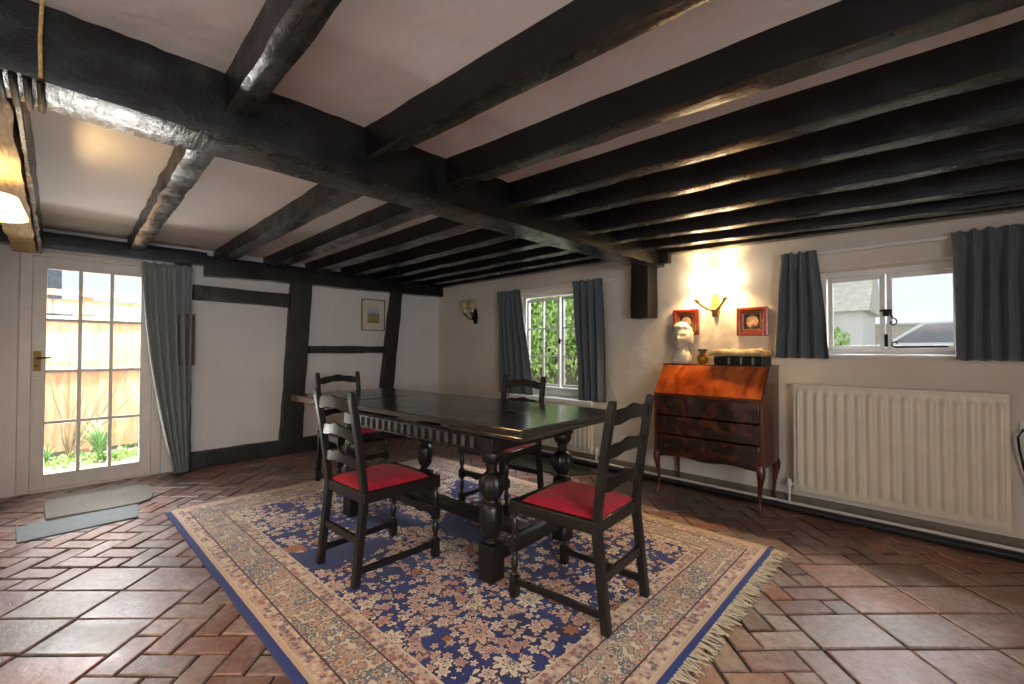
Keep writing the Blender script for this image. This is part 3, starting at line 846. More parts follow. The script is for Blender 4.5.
# ------------------------------------------------------------------ chairs
def make_chair():
    ch = empty('dining_chair', (0, 0, 0), 0)
    HB = .972
    def backx(z):    # y offset of the back posts as function of height
        if z < .42: return -.255+.045*(z/.42)
        return -.21-.075*((z-.42)/(HB-.42))**1.3
    for sx in (-1, 1):
        secs = []
        for i in range(25):
            z = HB*i/24; y = backx(z); x = sx*(.192-.0*z); t = .0175 if z > .45 else .019
            if i == 24: t *= .8
            secs.append([(x-t, y-t, z), (x+t, y-t, z), (x+t, y+t, z), (x-t, y+t, z)])
        m = MB(); m.sweep(secs); m.build('back_leg', M['oak'], ch, bevel=.004)
    for sx in (-1, 1):
        x, y = sx*.215, .225; s = .019; m = MB()
        m.box((x-s, y-s, .0), (x+s, y+s, .10)); m.box((x-s, y-s, .215), (x+s, y+s, .275)); m.box((x-s, y-s, .395), (x+s, y+s, .462))
        m.lathe([(.012, .099), (.018, .106), (.011, .116), (.014, .13), (.019, .155), (.016, .18), (.010, .198), (.017, .206), (.013, .216)], 16, (x, y, 0))
        m.lathe([(.012, .274), (.018, .282), (.011, .292), (.015, .31), (.0195, .335), (.016, .36), (.010, .378), (.017, .387), (.013, .396)], 16, (x, y, 0))
        m.build('front_leg', M['oak'], ch, smooth=True, bevel=.002)
    # seat frame (trapezoid ring)
    m = MB()
    o_ = [(-.216, -.225), (.216, -.225), (.236, .245), (-.236, .245)]
    i_ = [(-.185, -.19), (.185, -.19), (.2, .205), (-.2, .205)]
    a = [m.bm.verts.new((x, y, z)) for z in (.405, .46) for x, y in o_]; b = [m.bm.verts.new((x, y, z)) for z in (.405, .46) for x, y in i_]
    for k in range(4):
        n = (k+1) % 4
        m.bm.faces.new((a[k], a[n], a[4+n], a[4+k])); m.bm.faces.new((b[n], b[k], b[4+k], b[4+n]))
        m.bm.faces.new((a[4+k], a[4+n], b[4+n], b[4+k])); m.bm.faces.new((a[n], a[k], b[k], b[n]))
    m.build('seat_frame', M['oak'], ch, bevel=.005)
    # cushion
    bm = bmesh.new(); n = 18; V = []
    for j in range(n+1):
        row = []
        for i in range(n+1):
            u = i/n*2-1; v = j/n*2-1; w = .196+.016*(v+1)/2
            h = (1-abs(u)**5)*(1-abs(v)**5)
            row.append(bm.verts.new((u*w*(1-.015*abs(v)**6), -.005+v*.215*(1-.01*abs(u)**6), .452+.036*h**.6+.004*noise.noise(Vector((u*2, v*2, 3))))))
        V.append(row)
    for j in range(n):
        for i in range(n): bm.faces.new((V[j][i], V[j][i+1], V[j+1][i+1], V[j+1][i]))
    edge = [v for v in bm.verts if v.is_boundary]
    r = bmesh.ops.extrude_edge_only(bm, edges=[e for e in bm.edges if e.is_boundary])
    for v in [g for g in r['geom'] if isinstance(g, bmesh.types.BMVert)]: v.co.z = .43
    me = bpy.data.meshes.new('seat'); bm.to_mesh(me); bm.free()
    link('seat', me, M['redvelvet'], ch, smooth=True)
    # wavy slats, bowed backwards
    for zc, hh in ((.905, .060), (.757, .054), (.610, .054)):
        secs = []; n = 28
        for i in range(n+1):
            t = i/n; x = -.18+.36*t
            top = zc+hh/2+.011*math.cos((t-.5)*2*PI)+.0035*math.cos((t-.5)*6*PI)
            bot = zc-hh/2+.009*math.cos((t-.5)*2*PI)-.002*math.cos((t-.5)*6*PI)
            y = backx(zc)-.018*math.sin(PI*t)
            secs.append([(x, y-.007, bot), (x, y+.007, bot), (x, y+.007, top), (x, y-.007, top)])
        m = MB(); m.sweep(secs); m.build('back_slat', M['oak'], ch, bevel=.002)
    # stretchers
    for sx in (-1, 1):
        m = MB(); a = Vector((sx*.198, -.245, .075)); b = Vector((sx*.215, .215, .075))
        m.sweep([[(p.x-.009, p.y, p.z-.016), (p.x+.009, p.y, p.z-.016), (p.x+.009, p.y, p.z+.016), (p.x-.009, p.y, p.z+.016)] for p in (a, b)])
        m.build('side_stretcher', M['oak'], ch, bevel=.002)
    m = MB(); m.box((-.185, -.243, .20), (.185, -.224, .24)); m.build('back_stretcher', M['oak'], ch, bevel=.002)
    pts = []; n = 24
    for i in range(n+1):
        t = i/n; pts.append((-.198+.396*t, .218, .222+.012*abs(math.sin(t*3*PI))))
    for i in range(n, -1, -1):
        t = i/n; pts.append((-.198+.396*t, .218, .272))
    m = MB(); m.prism(pts, (0, .014, 0)); m.build('front_stretcher', M['oak'], ch)
    return ch
chair = make_chair()
spots = [((-2.315, 1.305), 2, 'black ladderback chair with red seat nearest the garden door, back to the camera'),
         ((-1.288, 1.79), 94, 'black ladderback chair with red seat at the bureau end of the table'),
         ((-3.81, 1.86), -90, 'black ladderback chair with red seat at the far garden door end, behind the nearest chair'),
         ((-2.455, 2.42), 187, 'black ladderback chair tucked in on the far side of table before the leafy window')]
for i, ((x, y), a, l) in enumerate(spots):
    c = chair if i == 0 else copy_tree(chair)
    c.location = (x, y, .0135); c.rotation_euler = (0, 0, math.radians(a)); tag(c, l, 'chair', 'ladderback chairs round the table')
M['oak'].name = 'black stained furniture oak'

# ------------------------------------------------------------------ bureau
bu = empty('bureau_desk', (-1.355, 3.76, 0), 0, 'slant front mahogany bureau on cabriole legs against the window wall', 'desk')
hw = .415; yf, yk = -.215, .225; zb, zf, zt = .335, .83, 1.065; yt = -.03
# carcass sides (five sided profile), back, bottom, top
for sx in (-1, 1):
    m = MB(); x = sx*hw-(.0 if sx < 0 else .02)
    m.prism([(x, yf, zb), (x, yk, zb), (x, yk, zt), (x, yt, zt), (x, yf, zf)], (.02, 0, 0)); m.build('side_panel', M['mahog'], bu, bevel=.002)
m = MB(); m.box((-hw+.02, yk-.012, zb), (hw-.02, yk, zt-.015)); m.box((-hw+.02, yf+.01, zb), (hw-.02, yk-.012, zb+.02)); m.box((-hw+.02, yf+.01, zf-.02), (hw-.02, yk-.012, zf)); m.build('carcass', M['mahog'], bu)
m = MB(); m.box((-hw-.006, yt-.004, zt-.002), (hw+.006, yk+.004, zt+.016)); m.build('desk_top', M['mahog'], bu, bevel=.004)
# fall front
dy, dz = yf-yt, zf-zt; L = math.hypot(dy, dz); nrm = Vector((0, dz, -dy)).normalized()
a = Vector((0, yt, zt-.004)); b = Vector((0, yf, zf+.002))
m = MB(); q = [(-hw+.006, a.y, a.z), (hw-.006, a.y, a.z), (hw-.006, b.y, b.z), (-hw+.006, b.y, b.z)]
m.prism(q, nrm*.016 if nrm.y < 0 else -nrm*.016); m.build('fall_front', M['fall'], bu, bevel=.003)
m = MB(); m.lathe([(.009, 0), (.009, .004)], 12); o = m.build('escutcheon', M['brass'], bu); o.location = (0, yt+dy*.12-.014, zt+dz*.12+.014); o.rotation_euler = (math.radians(48), 0, 0)
# serpentine drawers
def drawer(z0, z1):
    m = MB(); secs = []; n = 36
    for i in range(n+1):
        t = i/n; x = -hw+.022+(2*hw-.044)*t; bl = .012*math.cos((t-.5)*4*PI)
        y = yf-.010+bl*.6
        secs.append([(x, y, z0), (x, yf+.03, z0), (x, yf+.03, z1), (x, y, z1)])
    m.sweep(secs); d = m.build('drawer', M['drawer'], bu, smooth=True, bevel=.004)
    for sx in (-1, 1):
        k = MB(); k.lathe([(.006, 0), (.006, .012), (.011, .016), (.010, .024), (.004, .027)], 14)
        o = k.build('knob', M['drawer'], d, smooth=True); o.location = (sx*.24, yf-.008, (z0+z1)/2); o.rotation_euler = (PI/2, 0, 0)
drawer(.348, .50); drawer(.51, .655); drawer(.665, .815)
m = MB()
pts = []; n = 30
for i in range(n+1):
    t = i/n; pts.append((-hw+.04+(2*hw-.08)*t, yf+.002, .322-.008*math.cos((t-.5)*4*PI)+.003))
pts += [(hw-.04, yf+.002, zb+.012), (-hw+.04, yf+.002, zb+.012)]
m.prism(pts, (0, .018, 0)); m.build('apron', M['drawer'], bu)
for sx in (-1, 1):
    for sy, y0 in ((-1, yf+.025), (1, yk-.025)):
        m = MB(); x0 = sx*(hw-.025); secs = []
        path = [(.36, 0, .036), (.33, .006, .04), (.29, .010, .036), (.24, .004, .026), (.17, -.004, .018), (.10, -.008, .0135), (.05, -.004, .0125), (.03, .004, .018), (.012, .010, .026), (0, .012, .022)]
        for z, o_, r in path:
            cx, cy = x0+sx*o_*.9, y0+sy*o_*.9
            secs.append([(cx+r*.8*math.cos(2*PI*k/12), cy+r*.8*math.sin(2*PI*k/12), z) for k in range(12)])
        m.sweep(secs); m.build('cabriole_leg', M['mahog'], bu, smooth=True)

# ------------------------------------------------------------------ things on the bureau
ZD = 1.065+.0165
def bust(loc):
    g = empty('portrait_bust', loc, math.radians(8), 'cream plaster portrait bust of a curly haired head on bureau top', 'sculpture')
    bm = bmesh.new(); nu, nv = 48, 40; V = []
    R0 = Vector((.080, .100, .114)); zc = .228; S = 1.18
    def gs(x, y, z, cx, cy, cz, s): return math.exp(-(((x-cx)/s[0])**2+((y-cy)/s[1])**2+((z-cz)/s[2])**2))
    for j in range(nv+1):
        th = PI*j/nv; row = []
        for i in range(nu):
            ph = 2*PI*i/nu
            d = Vector((math.sin(th)*math.cos(ph), math.sin(th)*math.sin(ph), math.cos(th)))
            p = Vector((d.x*R0.x, d.y*R0.y, d.z*R0.z))
            if p.z < 0:     # narrow to the chin
                k = 1-.50*(-p.z/R0.z)**1.3; p.x *= k; p.y = p.y*k if p.y > 0 else p.y*(1-.2*(-p.z/R0.z))
            face = p.y < 0
            if face:
                x, z = p.x/S, p.z/S; y_ = p.y
                p.y += -.030*math.exp(-(x/.011)**2-((z+.012)/.020)**2) - .010*math.exp(-(x/.010)**2-((z-.01)/.025)**2)
                p.y += -.008*math.exp(-(x/.035)**2-((z-.028)/.009)**2)
                for s in (-1, 1):
                    p.y += .020*math.exp(-((x-s*.026)/.014)**2-((z-.010)/.010)**2)
                    p.y += -.005*math.exp(-((x-s*.026)/.008)**2-((z-.010)/.006)**2)
                    p.y += -.006*math.exp(-((x-s*.036)/.016)**2-((z+.02)/.016)**2)
                p.y += -.008*math.exp(-(x/.017)**2-((z+.044)/.005)**2) - .007*math.exp(-(x/.015)**2-((z+.056)/.005)**2) + .005*math.exp(-(x/.02)**2-((z+.050)/.0025)**2)
                p.y += -.010*math.exp(-(x/.016)**2-((z+.080)/.012)**2)
            if face: p.y = y_+(p.y-y_)*S
            row.append(bm.verts.new(p+Vector((0, 0, zc))))
        V.append(row)
    for j in range(nv):
        for i in range(nu): bm.faces.new((V[j][i], V[j+1][i], V[j+1][(i+1) % nu], V[j][(i+1) % nu]))
    bmesh.ops.remove_doubles(bm, verts=bm.verts, dist=.0003)
    # neck + herm chest
    m = MB(); m.bm.free(); m.bm = bm
    def ring(z, rx, ry, cy, p=2.0):
        o_ = []
        for k in range(32):
            a = 2*PI*k/32; c, s = math.cos(a), math.sin(a)
            o_.append((rx*math.copysign(abs(c)**(2/p), c), cy+ry*math.copysign(abs(s)**(2/p), s), z))
        return o_
    m.sweep([ring(0, .075, .06, .0, 5), ring(.03, .077, .06, .0, 5), ring(.06, .078, .058, 0, 4), ring(.085, .070, .055, .004, 3), ring(.105, .060, .054, .01), ring(.14, .051, .05, .018), ring(.20, .051, .052, .018)])
    for s in (-1, 1): m.tube([(s*.080, .01, .225), (s*.092, .016, .24), (s*.092, .018, .262), (s*.083, .012, .272)], .010, 8)
    m.build('head', M['marble'], g, smooth=True, auto=False)
    # hair
    bm = bmesh.new(); V = []
    for j in range(29):
        th = PI*.62*j/28; row = []
        for i in range(64):
            ph = 2*PI*i/64
            d = Vector((math.sin(th)*math.cos(ph), math.sin(th)*math.sin(ph), math.cos(th)))
            lim = 1.0
            k = 1.17+.05*noise.noise(d*6+Vector((3, 1, 2)))+.05*abs(math.sin(ph*8+th*9))*math.sin(min(1, th)*PI/2)
            front = max(0, -d.y)
            if front > .25 and th > PI*(.29+.02*math.sin(ph*8)): k = .9
            p = Vector((d.x*R0.x*k, d.y*R0.y*k+.004, d.z*R0.z*k*1.02+zc))
            row.append(bm.verts.new(p))
        V.append(row)
    for j in range(28):
        for i in range(64): bm.faces.new((V[j][i], V[j+1][i], V[j+1][(i+1) % 64], V[j][(i+1) % 64]))
    bmesh.ops.remove_doubles(bm, verts=bm.verts, dist=.0003)
    me = bpy.data.meshes.new('hair'); bm.to_mesh(me); bm.free()
    link('hair', me, M['marble'], g, smooth=True, auto=False)
    return g
bust((-1.665, 3.86, ZD))
j = empty('pottery_jar', (-1.475, 3.84, ZD), 0, 'small round amber glazed jar with dark frilled rim beside the bust', 'jar')
m = MB(); m.lathe([(.024, 0), (.030, .004), (.044, .028), (.047, .048), (.042, .068), (.030, .082), (.026, .09)], 28); m.build('body', M['amber'], j, smooth=True)
m = MB(); m.lathe([(.026, .088), (.024, .098), (.036, .108), (.043, .124), (.038, .126), (.028, .112), (.02, .1)], 32, flute=.14, fn=5, frange=(.105, .13)); m.build('rim', simple('grey blue glaze', '5d5f60', .25, var=.6, vs=60), j, smooth=True)
al = empty('photograph_album', (-1.15, 3.83, ZD), math.radians(-3), 'thick dark green leather album lying flat on the bureau', 'book')
m = MB(); m.box((-.175, -.105, .003), (.165, .118, .062)); m.build('pages', simple('dark mottled page edges', '4a463c', .8), al, bevel=.002)
secs = []
m = MB(); m.box((-.18, -.12, 0), (.172, .12, .005)).box((-.18, -.12, .061), (.172, .12, .067))
m.prism([(-.18, -.12, 0), (-.18, -.131, .012), (-.18, -.135, .034), (-.18, -.131, .056), (-.18, -.12, .067), (-.18, -.105, .06), (-.18, -.105, .006)], (.352, 0, 0)); m.build('cover', M['album'], al, bevel=.002)
for x in (-.06, .03, .115):
    m = MB(); m.box((x-.008, -.1385, .006), (x+.008, -.12, .061)); m.build('spine_band', M['gilt'], al, bevel=.001)
# crumpled folded paper parcel on the album
bm = bmesh.new(); nx, ny = 40, 20; T = []
def pz(x, y, top):
    e = 1-max(abs(x)/.205, abs(y)/.13)**8
    return (.050*e+.014*noise.noise(Vector((x*14, y*14, 2)))+.006*noise.noise(Vector((x*40, y*30, 5)))) if top else -.004
for top in (1, 0):
    rows = []
    for jy in range(ny+1):
        row = []
        for ix in range(nx+1):
            x = -.205+.41*ix/nx; y = -.13+.26*jy/ny
            z = pz(x, y, top)
            if top == 0: z = .002+.0*x
            else: z = max(z, .006)
            droop = -.1*max(0, x-.14)
            row.append(bm.verts.new((x+.004*noise.noise(Vector((y*20, 0, 1))), y+.006*noise.noise(Vector((x*16, 3, 0))), z+droop*.3+(.004 if top else 0))))
        rows.append(row)
    T.append(rows)
for jy in range(ny):
    for ix in range(nx):
        bm.faces.new((T[0][jy][ix], T[0][jy][ix+1], T[0][jy+1][ix+1], T[0][jy+1][ix])); bm.faces.new((T[1][jy][ix], T[1][jy+1][ix], T[1][jy+1][ix+1], T[1][jy][ix+1]))
for ix in range(nx):
    bm.faces.new((T[1][0][ix], T[1][0][ix+1], T[0][0][ix+1], T[0][0][ix])); bm.faces.new((T[1][ny][ix+1], T[1][ny][ix], T[0][ny][ix], T[0][ny][ix+1]))
for jy in range(ny):
    bm.faces.new((T[1][jy+1][0], T[1][jy][0], T[0][jy][0], T[0][jy+1][0])); bm.faces.new((T[1][jy][nx], T[1][jy+1][nx], T[0][jy+1][nx], T[0][jy][nx]))
me = bpy.data.meshes.new('paper_parcel'); bm.to_mesh(me); bm.free()
o = link('paper_parcel', me, M['paper'], smooth=True); o.location = (-1.165, 3.82, ZD+.069); o.rotation_euler = (0, 0, math.radians(-4))
tag(o, 'crumpled brown paper parcel lying on top of the dark album', 'parcel')

# ------------------------------------------------------------------ pictures
def m_oval(name):
    t = NT(name); co = t.co()
    s = t.n('ShaderNodeSeparateXYZ'); t.l(co, s.inputs[0])
    r = t.math('ADD', t.math('POWER', t.math('DIVIDE', s.outputs[0], .046), 2.0), t.math('POWER', t.math('DIVIDE', s.outputs[2], .052), 2.0))
    n = t.noise(co, 18, 3)
    pic = t.ramp(t.math('ADD', n, t.math('MULTIPLY', s.outputs[2], 3.0)), [(.36, '4f3328'), (.46, 'a87f62'), (.62, 'd8b795'), (.75, 'b89b78')])
    t.set('Base Color', t.mix(t.math('LESS_THAN', r, 1.0), '2a1a10', pic)); t.set('Roughness', .3); return t.m
def red_picture(x, z, label):
    g = empty('framed_portrait', (x, YB-.002, z), 0, label, 'picture', 'red framed miniatures')
    S = .118
    def ring(a, b, y0, y1):
        m = MB()
        m.box((-a, y0, -a), (-b, y1, a)).box((b, y0, -a), (a, y1, a)).box((-b, y0, b), (b, y1, a)).box((-b, y0, -a), (b, y1, -b)); return m
    ring(S, S-.028, -.026, 0).build('outer_frame', M['redframe'], g, bevel=.006)
    ring(S-.028, S-.034, -.022, 0).build('gilt_slip', M['giltfr'], g, bevel=.001)
    ring(S-.034, S-.050, -.018, 0).build('inner_frame', M['redframe'], g, bevel=.003)
    ring(S-.050, S-.058, -.016, 0).build('inner_gilt', M['giltfr'], g, bevel=.001)
    m = MB(); m.box((-S+.058, -.008, -S+.058), (S-.058, -.004, S-.058)); m.build('portrait', m_oval('oval portrait print'), g)
red_picture(-1.685, 1.45, 'red lacquered square frame with oval portrait, hanging behind the bust')
red_picture(-1.135, 1.435, 'red lacquered square frame with oval portrait, between wall light and curtain')
g = empty('framed_print', (XA+.002, 2.945, 1.655), 0, 'thin gold framed landscape print on white wall between the two posts', 'picture')
a, b = .168, .208
m = MB(); t_ = .012
m.box((0, -a, -b), (.018, -a+t_, b)).box((0, a-t_, -b), (.018, a, b)).box((0, -a+t_, -b), (.018, a-t_, -b+t_)).box((0, -a+t_, b-t_), (.018, a-t_, b)); m.build('frame', M['giltfr'], g, bevel=.002)
m = MB(); m.box((.002, -a+t_, -b+t_), (.008, a-t_, b-t_)); m.build('mount', M['mount'], g)
t = NT('faded landscape print'); co = t.co(); s = t.n('ShaderNodeSeparateXYZ'); t.l(co, s.inputs[0])
t.set('Base Color', t.ramp(t.math('ADD', t.math('MULTIPLY_ADD', s.outputs[2], 3.2, .5), t.math('MULTIPLY', t.noise(co, 22, 4), .35)), [(.35, '8a7346'), (.55, 'b49a5e'), (.68, '6f7a80'), (.8, 'a9b4bd'), (1, 'c3c6c4')])); t.set('Roughness', .4)
m = MB(); m.box((.008, -.085, -.105), (.010, .085, .105)); m.build('print', t.m, g)

# ------------------------------------------------------------------ wall lights
def cone_shade(name, r0, r1, h, mat, parent, loc, trim=None):
    m = MB(); n = 28; bm = m.bm
    A = [bm.verts.new((r0*math.cos(2*PI*i/n), r0*math.sin(2*PI*i/n), 0)) for i in range(n)]
    B = [bm.verts.new((r1*math.cos(2*PI*i/n), r1*math.sin(2*PI*i/n), h)) for i in range(n)]
    for i in range(n): bm.faces.new((A[i], A[(i+1) % n], B[(i+1) % n], B[i]))
    o = m.build(name, mat, parent, smooth=True); o.location = loc
    s = o.modifiers.new('s', 'SOLIDIFY'); s.thickness = .002; s.offset = 0
    if trim:
        for r, z in ((r0, 0), (r1, h)):
            t = MB(); t.tube([(r*math.cos(2*PI*i/n), r*math.sin(2*PI*i/n), z) for i in range(n+1)], .002, 5); t.build('shade_trim', trim, o)
    return o
def sconce(loc, label, lit, mat, shade_mat, dx, trim, up=0, ar=.009):
    g = empty('wall_light', loc, 0, label, 'wall light')
    m = MB(); m.prism([(-.028, 0, -.11), (.028, 0, -.11), (.045, 0, -.02), (.02, 0, .09), (-.02, 0, .09), (-.045, 0, -.02)], (0, -.022, 0)); m.build('back_plate', mat, g, bevel=.004)
    for sx in (-1, 1):
        m = MB(); x = dx[0] if sx < 0 else dx[1]
        m.tube([(0, -.02, -.05), (x*.35, -.06, -.045), (x*.7, -.085, -.01), (x, -.09, .03)], ar, 8)
        m.lathe([(.008, .0), (.026, .008), (.028, .018), (.012, .022)], 16, (x, -.09, .02)); m.build('arm', mat, g, smooth=True)
        m = MB(); m.lathe([(.010, .04), (.010, .10+up), (.004, .103+up)], 12, (x, -.09, 0)); m.build('candle', M['mount'], g, smooth=True)
        cone_shade('lamp_shade', .056, .034, .115, shade_mat, g, (x, -.09, .10+up), trim)
        if lit:
            l = bpy.data.lights.new('bulb', 'POINT'); l.energy = lit; l.color = (1, .64, .28); l.shadow_soft_size = .025
            lo = bpy.data.objects.new('bulb', l); COL.objects.link(lo); lo.parent = g; lo.location = (x, -.09, .155+up)
    return g
M['woodgold'] = m_wood('carved limed wood', ['4a3418', '8a6a38', 'a88850'], .5, (10, 10, 10), .1)
sconce((-1.425, YB, 1.60), 'lit twin arm carved wooden wall light glowing between the two red frames', 27, M['woodgold'], M['glow'], (-.135, .105), M['iron'], .055, .014)
sconce((-4.60, YB, 1.66), 'unlit black iron twin wall light with cream shades near the corner', 0, M['iron'], M['unlit'], (-.14, .02), None)
# lit lamp on the fireplace wall
g = empty('wall_light', (-3.0, YH, 1.68), 0, 'lit brass wall lamp with pleated cream shade at the left edge under oak beam', 'wall light')
m = MB(); m.lathe([(.045, 0), (.04, .012), (.015, .02)], 20); o = m.build('back_plate', M['brass'], g, smooth=True); o.rotation_euler = (-PI/2, 0, 0)
m = MB(); m.tube([(0, .01, 0), (0, .12, -.03), (0, .2, -.02), (0, .235, .02), (0, .235, .1)], .008, 8); m.lathe([(.01, 0), (.028, .008), (.012, .02)], 16, (0, .235, .02)); m.build('arm', M['brass'], g, smooth=True)
cone_shade('lamp_shade', .125, .09, .095, M['glow2'], g, (0, .235, .105), M['giltfr'])
l = bpy.data.lights.new('bulb', 'POINT'); l.energy = 9; l.color = (1, .68, .32); l.shadow_soft_size = .03
lo = bpy.data.objects.new('bulb', l); COL.objects.link(lo); lo.parent = g; lo.location = (0, .235, .14)

for loc, rz, en, lab in (((XN, .3, 1.72), PI/2, 26, 'added warm fill lamp with shade on the unseen wall at the right of the camera'),  # this lamp is added out of view for warm fill
                         ((-2.35, -.95, 1.66), -PI/2, 26, 'warm shaded wall lamp on the unseen side of the fireplace')):
    g = empty('wall_light', loc, rz, lab, 'wall light')
    m = MB(); m.tube([(0, 0, 0), (0, .12, -.02), (0, .16, .0), (0, .16, .08)], .008, 8); m.lathe([(.04, -.003), (.04, .003)], 16, (0, .004, 0)); m.build('arm', M['brass'], g, smooth=True)
    cone_shade('lamp_shade', .12, .08, .12, M['glow2'], g, (0, .16, .08), M['giltfr'])
    l = bpy.data.lights.new('bulb', 'POINT'); l.energy = en; l.color = (1, .62, .30); l.shadow_soft_size = .04
    lo = bpy.data.objects.new('bulb', l); COL.objects.link(lo); lo.parent = g; lo.location = (0, .16, .15)

# ------------------------------------------------------------------ socket and cable at the right edge
g = empty('wall_socket', (.345, YB, .74), 0, 'white wall socket with a black cable at the far right edge', 'socket')
m = MB(); m.box((-.03, -.012, -.04), (.05, 0, .04)); m.build('plate', M['plastic'], g, bevel=.003)
m = MB(); m.tube([(.0, -.014, -.0), (-.02, -.05, -.01), (-.04, -.06, -.05), (-.035, -.055, -.12), (-.02, -.05, -.22), (-.0, -.04, -.32), (.02, -.04, -.5), (.05, -.05, -.66)], .006, 8); m.build('cable', M['cable'], g, smooth=True)

# ------------------------------------------------------------------ outdoors
m = MB(); m.box((-40, -30, -.35), (XA-.26, 40, -.05)); o = struct(m.build('garden_ground', M['gravel']))
m = MB(); m.box((XA-.25, YB+.34, -.35), (40, 40, -.05)); o = struct(m.build('rear_ground', M['gravel']))
fn = empty('garden_fence', (-7.4, .5, -.05), 0, 'pale new wooden garden fence of upright boards outside the glazed door', 'fence')
m = MB(); y = -4.5; k = 0
while y < 5:
    w = .125; m.box((0 if k % 2 else -.018, y, .05), (.018 if k % 2 else 0, y+w+.012, 1.62)); y += w; k += 1
m.build('fence_boards', M['fence'], fn)
m = MB(); y = -4.5
while y < 5: m.box((-.01, y, 1.66), (.01, y+.26, 1.83)); y += .265
m.build('top_boards', M['fence'], fn, bevel=.003)
for z in (.98, 1.56, 1.87):
    m = MB(); m.box((.018, -4.5, z), (.065, 5, z+.07)); m.build('fence_rail', M['fence'], fn, bevel=.004)
for y in (-3.6, -1.8, .62-.5-.4, 1.7, 3.5):
    m = MB(); m.box((-.12, y, 0), (-.02, y+.1, 1.98)); m.build('fence_post', M['fence'], fn, bevel=.004)
def foliage(name, c, size, n, ls, mat, parent=None, seed=1, shell=.55):
    r = random.Random(seed); m = MB()
    for _ in range(n):
        d = Vector((r.gauss(0, 1), r.gauss(0, 1), r.gauss(0, 1))).normalized()*(shell+(1-shell)*r.random())
        p = Vector((d.x*size[0], d.y*size[1], d.z*size[2]))
        s = ls*r.uniform(.6, 1.3); R3 = Euler((r.uniform(0, 6), r.uniform(0, 6), r.uniform(0, 6))).to_matrix()
        q = [R3 @ Vector(v)*s+p for v in ((-.5, 0, 0), (0, -.28, .05), (.6, 0, 0), (0, .28, .05))]
        f = [m.bm.verts.new(v) for v in q]; m.bm.faces.new(f)
    me = bpy.data.meshes.new(name); m.bm.to_mesh(me); m.bm.free()
    o = link(name, me, mat, parent); o.location = c; return o
def strap_plant(loc, n, h, seed, label):
    r = random.Random(seed); m = MB()
    for _ in range(n):
        a = r.uniform(0, 2*PI); L = h*r.uniform(.6, 1.2); lean = r.uniform(.3, 1.0); w = .011
        d = Vector((math.cos(a), math.sin(a), 0)); s = Vector((-d.y, d.x, 0))
        prev = None
        for i in range(7):
            t = i/6; p = d*(lean*L*t*t*.7)+Vector((0, 0, L*(t-.35*t*t*lean*1.4)))
            ww = w*(1-t*.9); cur = (m.bm.verts.new(p-s*ww), m.bm.verts.new(p+s*ww))
            if prev: m.bm.faces.new((prev[0], prev[1], cur[1], cur[0]))
            prev = cur
    me = bpy.data.meshes.new('strap_plant'); m.bm.to_mesh(me); m.bm.free()
    o = link('strap_leaved_plant', me, M['leaf2']); o.location = loc; return tag(o, label, 'plant', 'plants at the foot of the fence')
strap_plant((-6.75, .36, -.05), 110, .55, 1, 'arching strap leaved plant in the middle below the fence')
strap_plant((-6.8, .95, -.05), 90, .5, 2, 'arching strap leaved plant at the curtain side below the fence')
strap_plant((-6.95, -.05, -.05), 26, .3, 3, 'small strap leaved tuft at the handle side below the fence')
h = empty('small_tree', (-13, 3.0, -.05), 0, 'small green tree rising beyond the garden fence', 'tree')
m = MB(); m.tube([(0, 0, 0), (.05, 0, 1.2), (0, .1, 2.3)], .08); m.build('trunk', M['twig'], h)
foliage('crown', (0, 0, 2.6), (.45, .45, .5), 900, .12, M['leaf'], h, 5)
hs = empty('house', (-16, -2.0, -.05), 0, 'pale neighbouring house with a grey roof beyond the garden fence', 'house')
m = MB(); m.box((-3, -4, 0), (0, 2.3, 2.2)); m.build('wall', M['render'], hs)
m = MB(); m.prism([(.3, -4.3, 2.1), (-3.3, -4.3, 2.1), (-1.5, -4.3, 3.5)], (0, 6.4, 0)); m.build('roof', M['roof'], hs)
# hedge beyond the casement window
hd = empty('hedge', (-5.9, 6.6, -.05), 0, 'bright green leafy climber hedge outside the casement window', 'hedge')
m = MB(); m.box((-2.6, .55, 0), (2.6, .75, 1.5)); m.build('board_screen', simple('weathered grey boards', '7d7669', .9), hd)
foliage('foliage', (0, .2, 1.9), (2.7, .45, 1.35), 8500, .11, M['leaf'], hd, 8, .2)
m = MB()
for k in range(9):
    x = -2.2+k*.55; m.tube([(x, .3, 0), (x+.1, .25, 1.0), (x+R_.uniform(-.3, .3), .2, 2.2)], .025, 6)
m.build('stems', M['twig'], hd)
M['bright'] = simple('white limewash', 'f2efe8', .9, var=.02)
strap_plant((-7.0, 1.25, -.05), 60, .45, 4, 'arching strap leaved tuft mostly hidden by the curtain below the fence')
foliage('ground_cover', (-6.9, .4, -.03), (.45, 1.6, .08), 1500, .05, M['leaf'], None, 12, .1)
tag(bpy.data.objects['ground_cover'], 'low green weeds growing along the foot of the fence', 'weeds')['kind'] = 'stuff'
sb = empty('bare_shrub', (-7.15, .12, -.05), 0, 'leafless slanting shrub branches in front of the fence boards', 'shrub')
rr = random.Random(3); m = MB()
for k in range(9):
    a = rr.uniform(-.5, .9); L = rr.uniform(.7, 1.5); p0 = Vector((0, 0, 0)); pts = []
    for i in range(6):
        t = i/5; pts.append((rr.uniform(-.02, .02), math.sin(a)*L*t+rr.uniform(-.02, .02), L*t*math.cos(a)+.02))
    m.tube(pts, .006, 5, rad=[.011*(1-.75*i/5) for i in range(6)])
m.build('branches', simple('pale bare twigs', '9a8468', .9), sb)
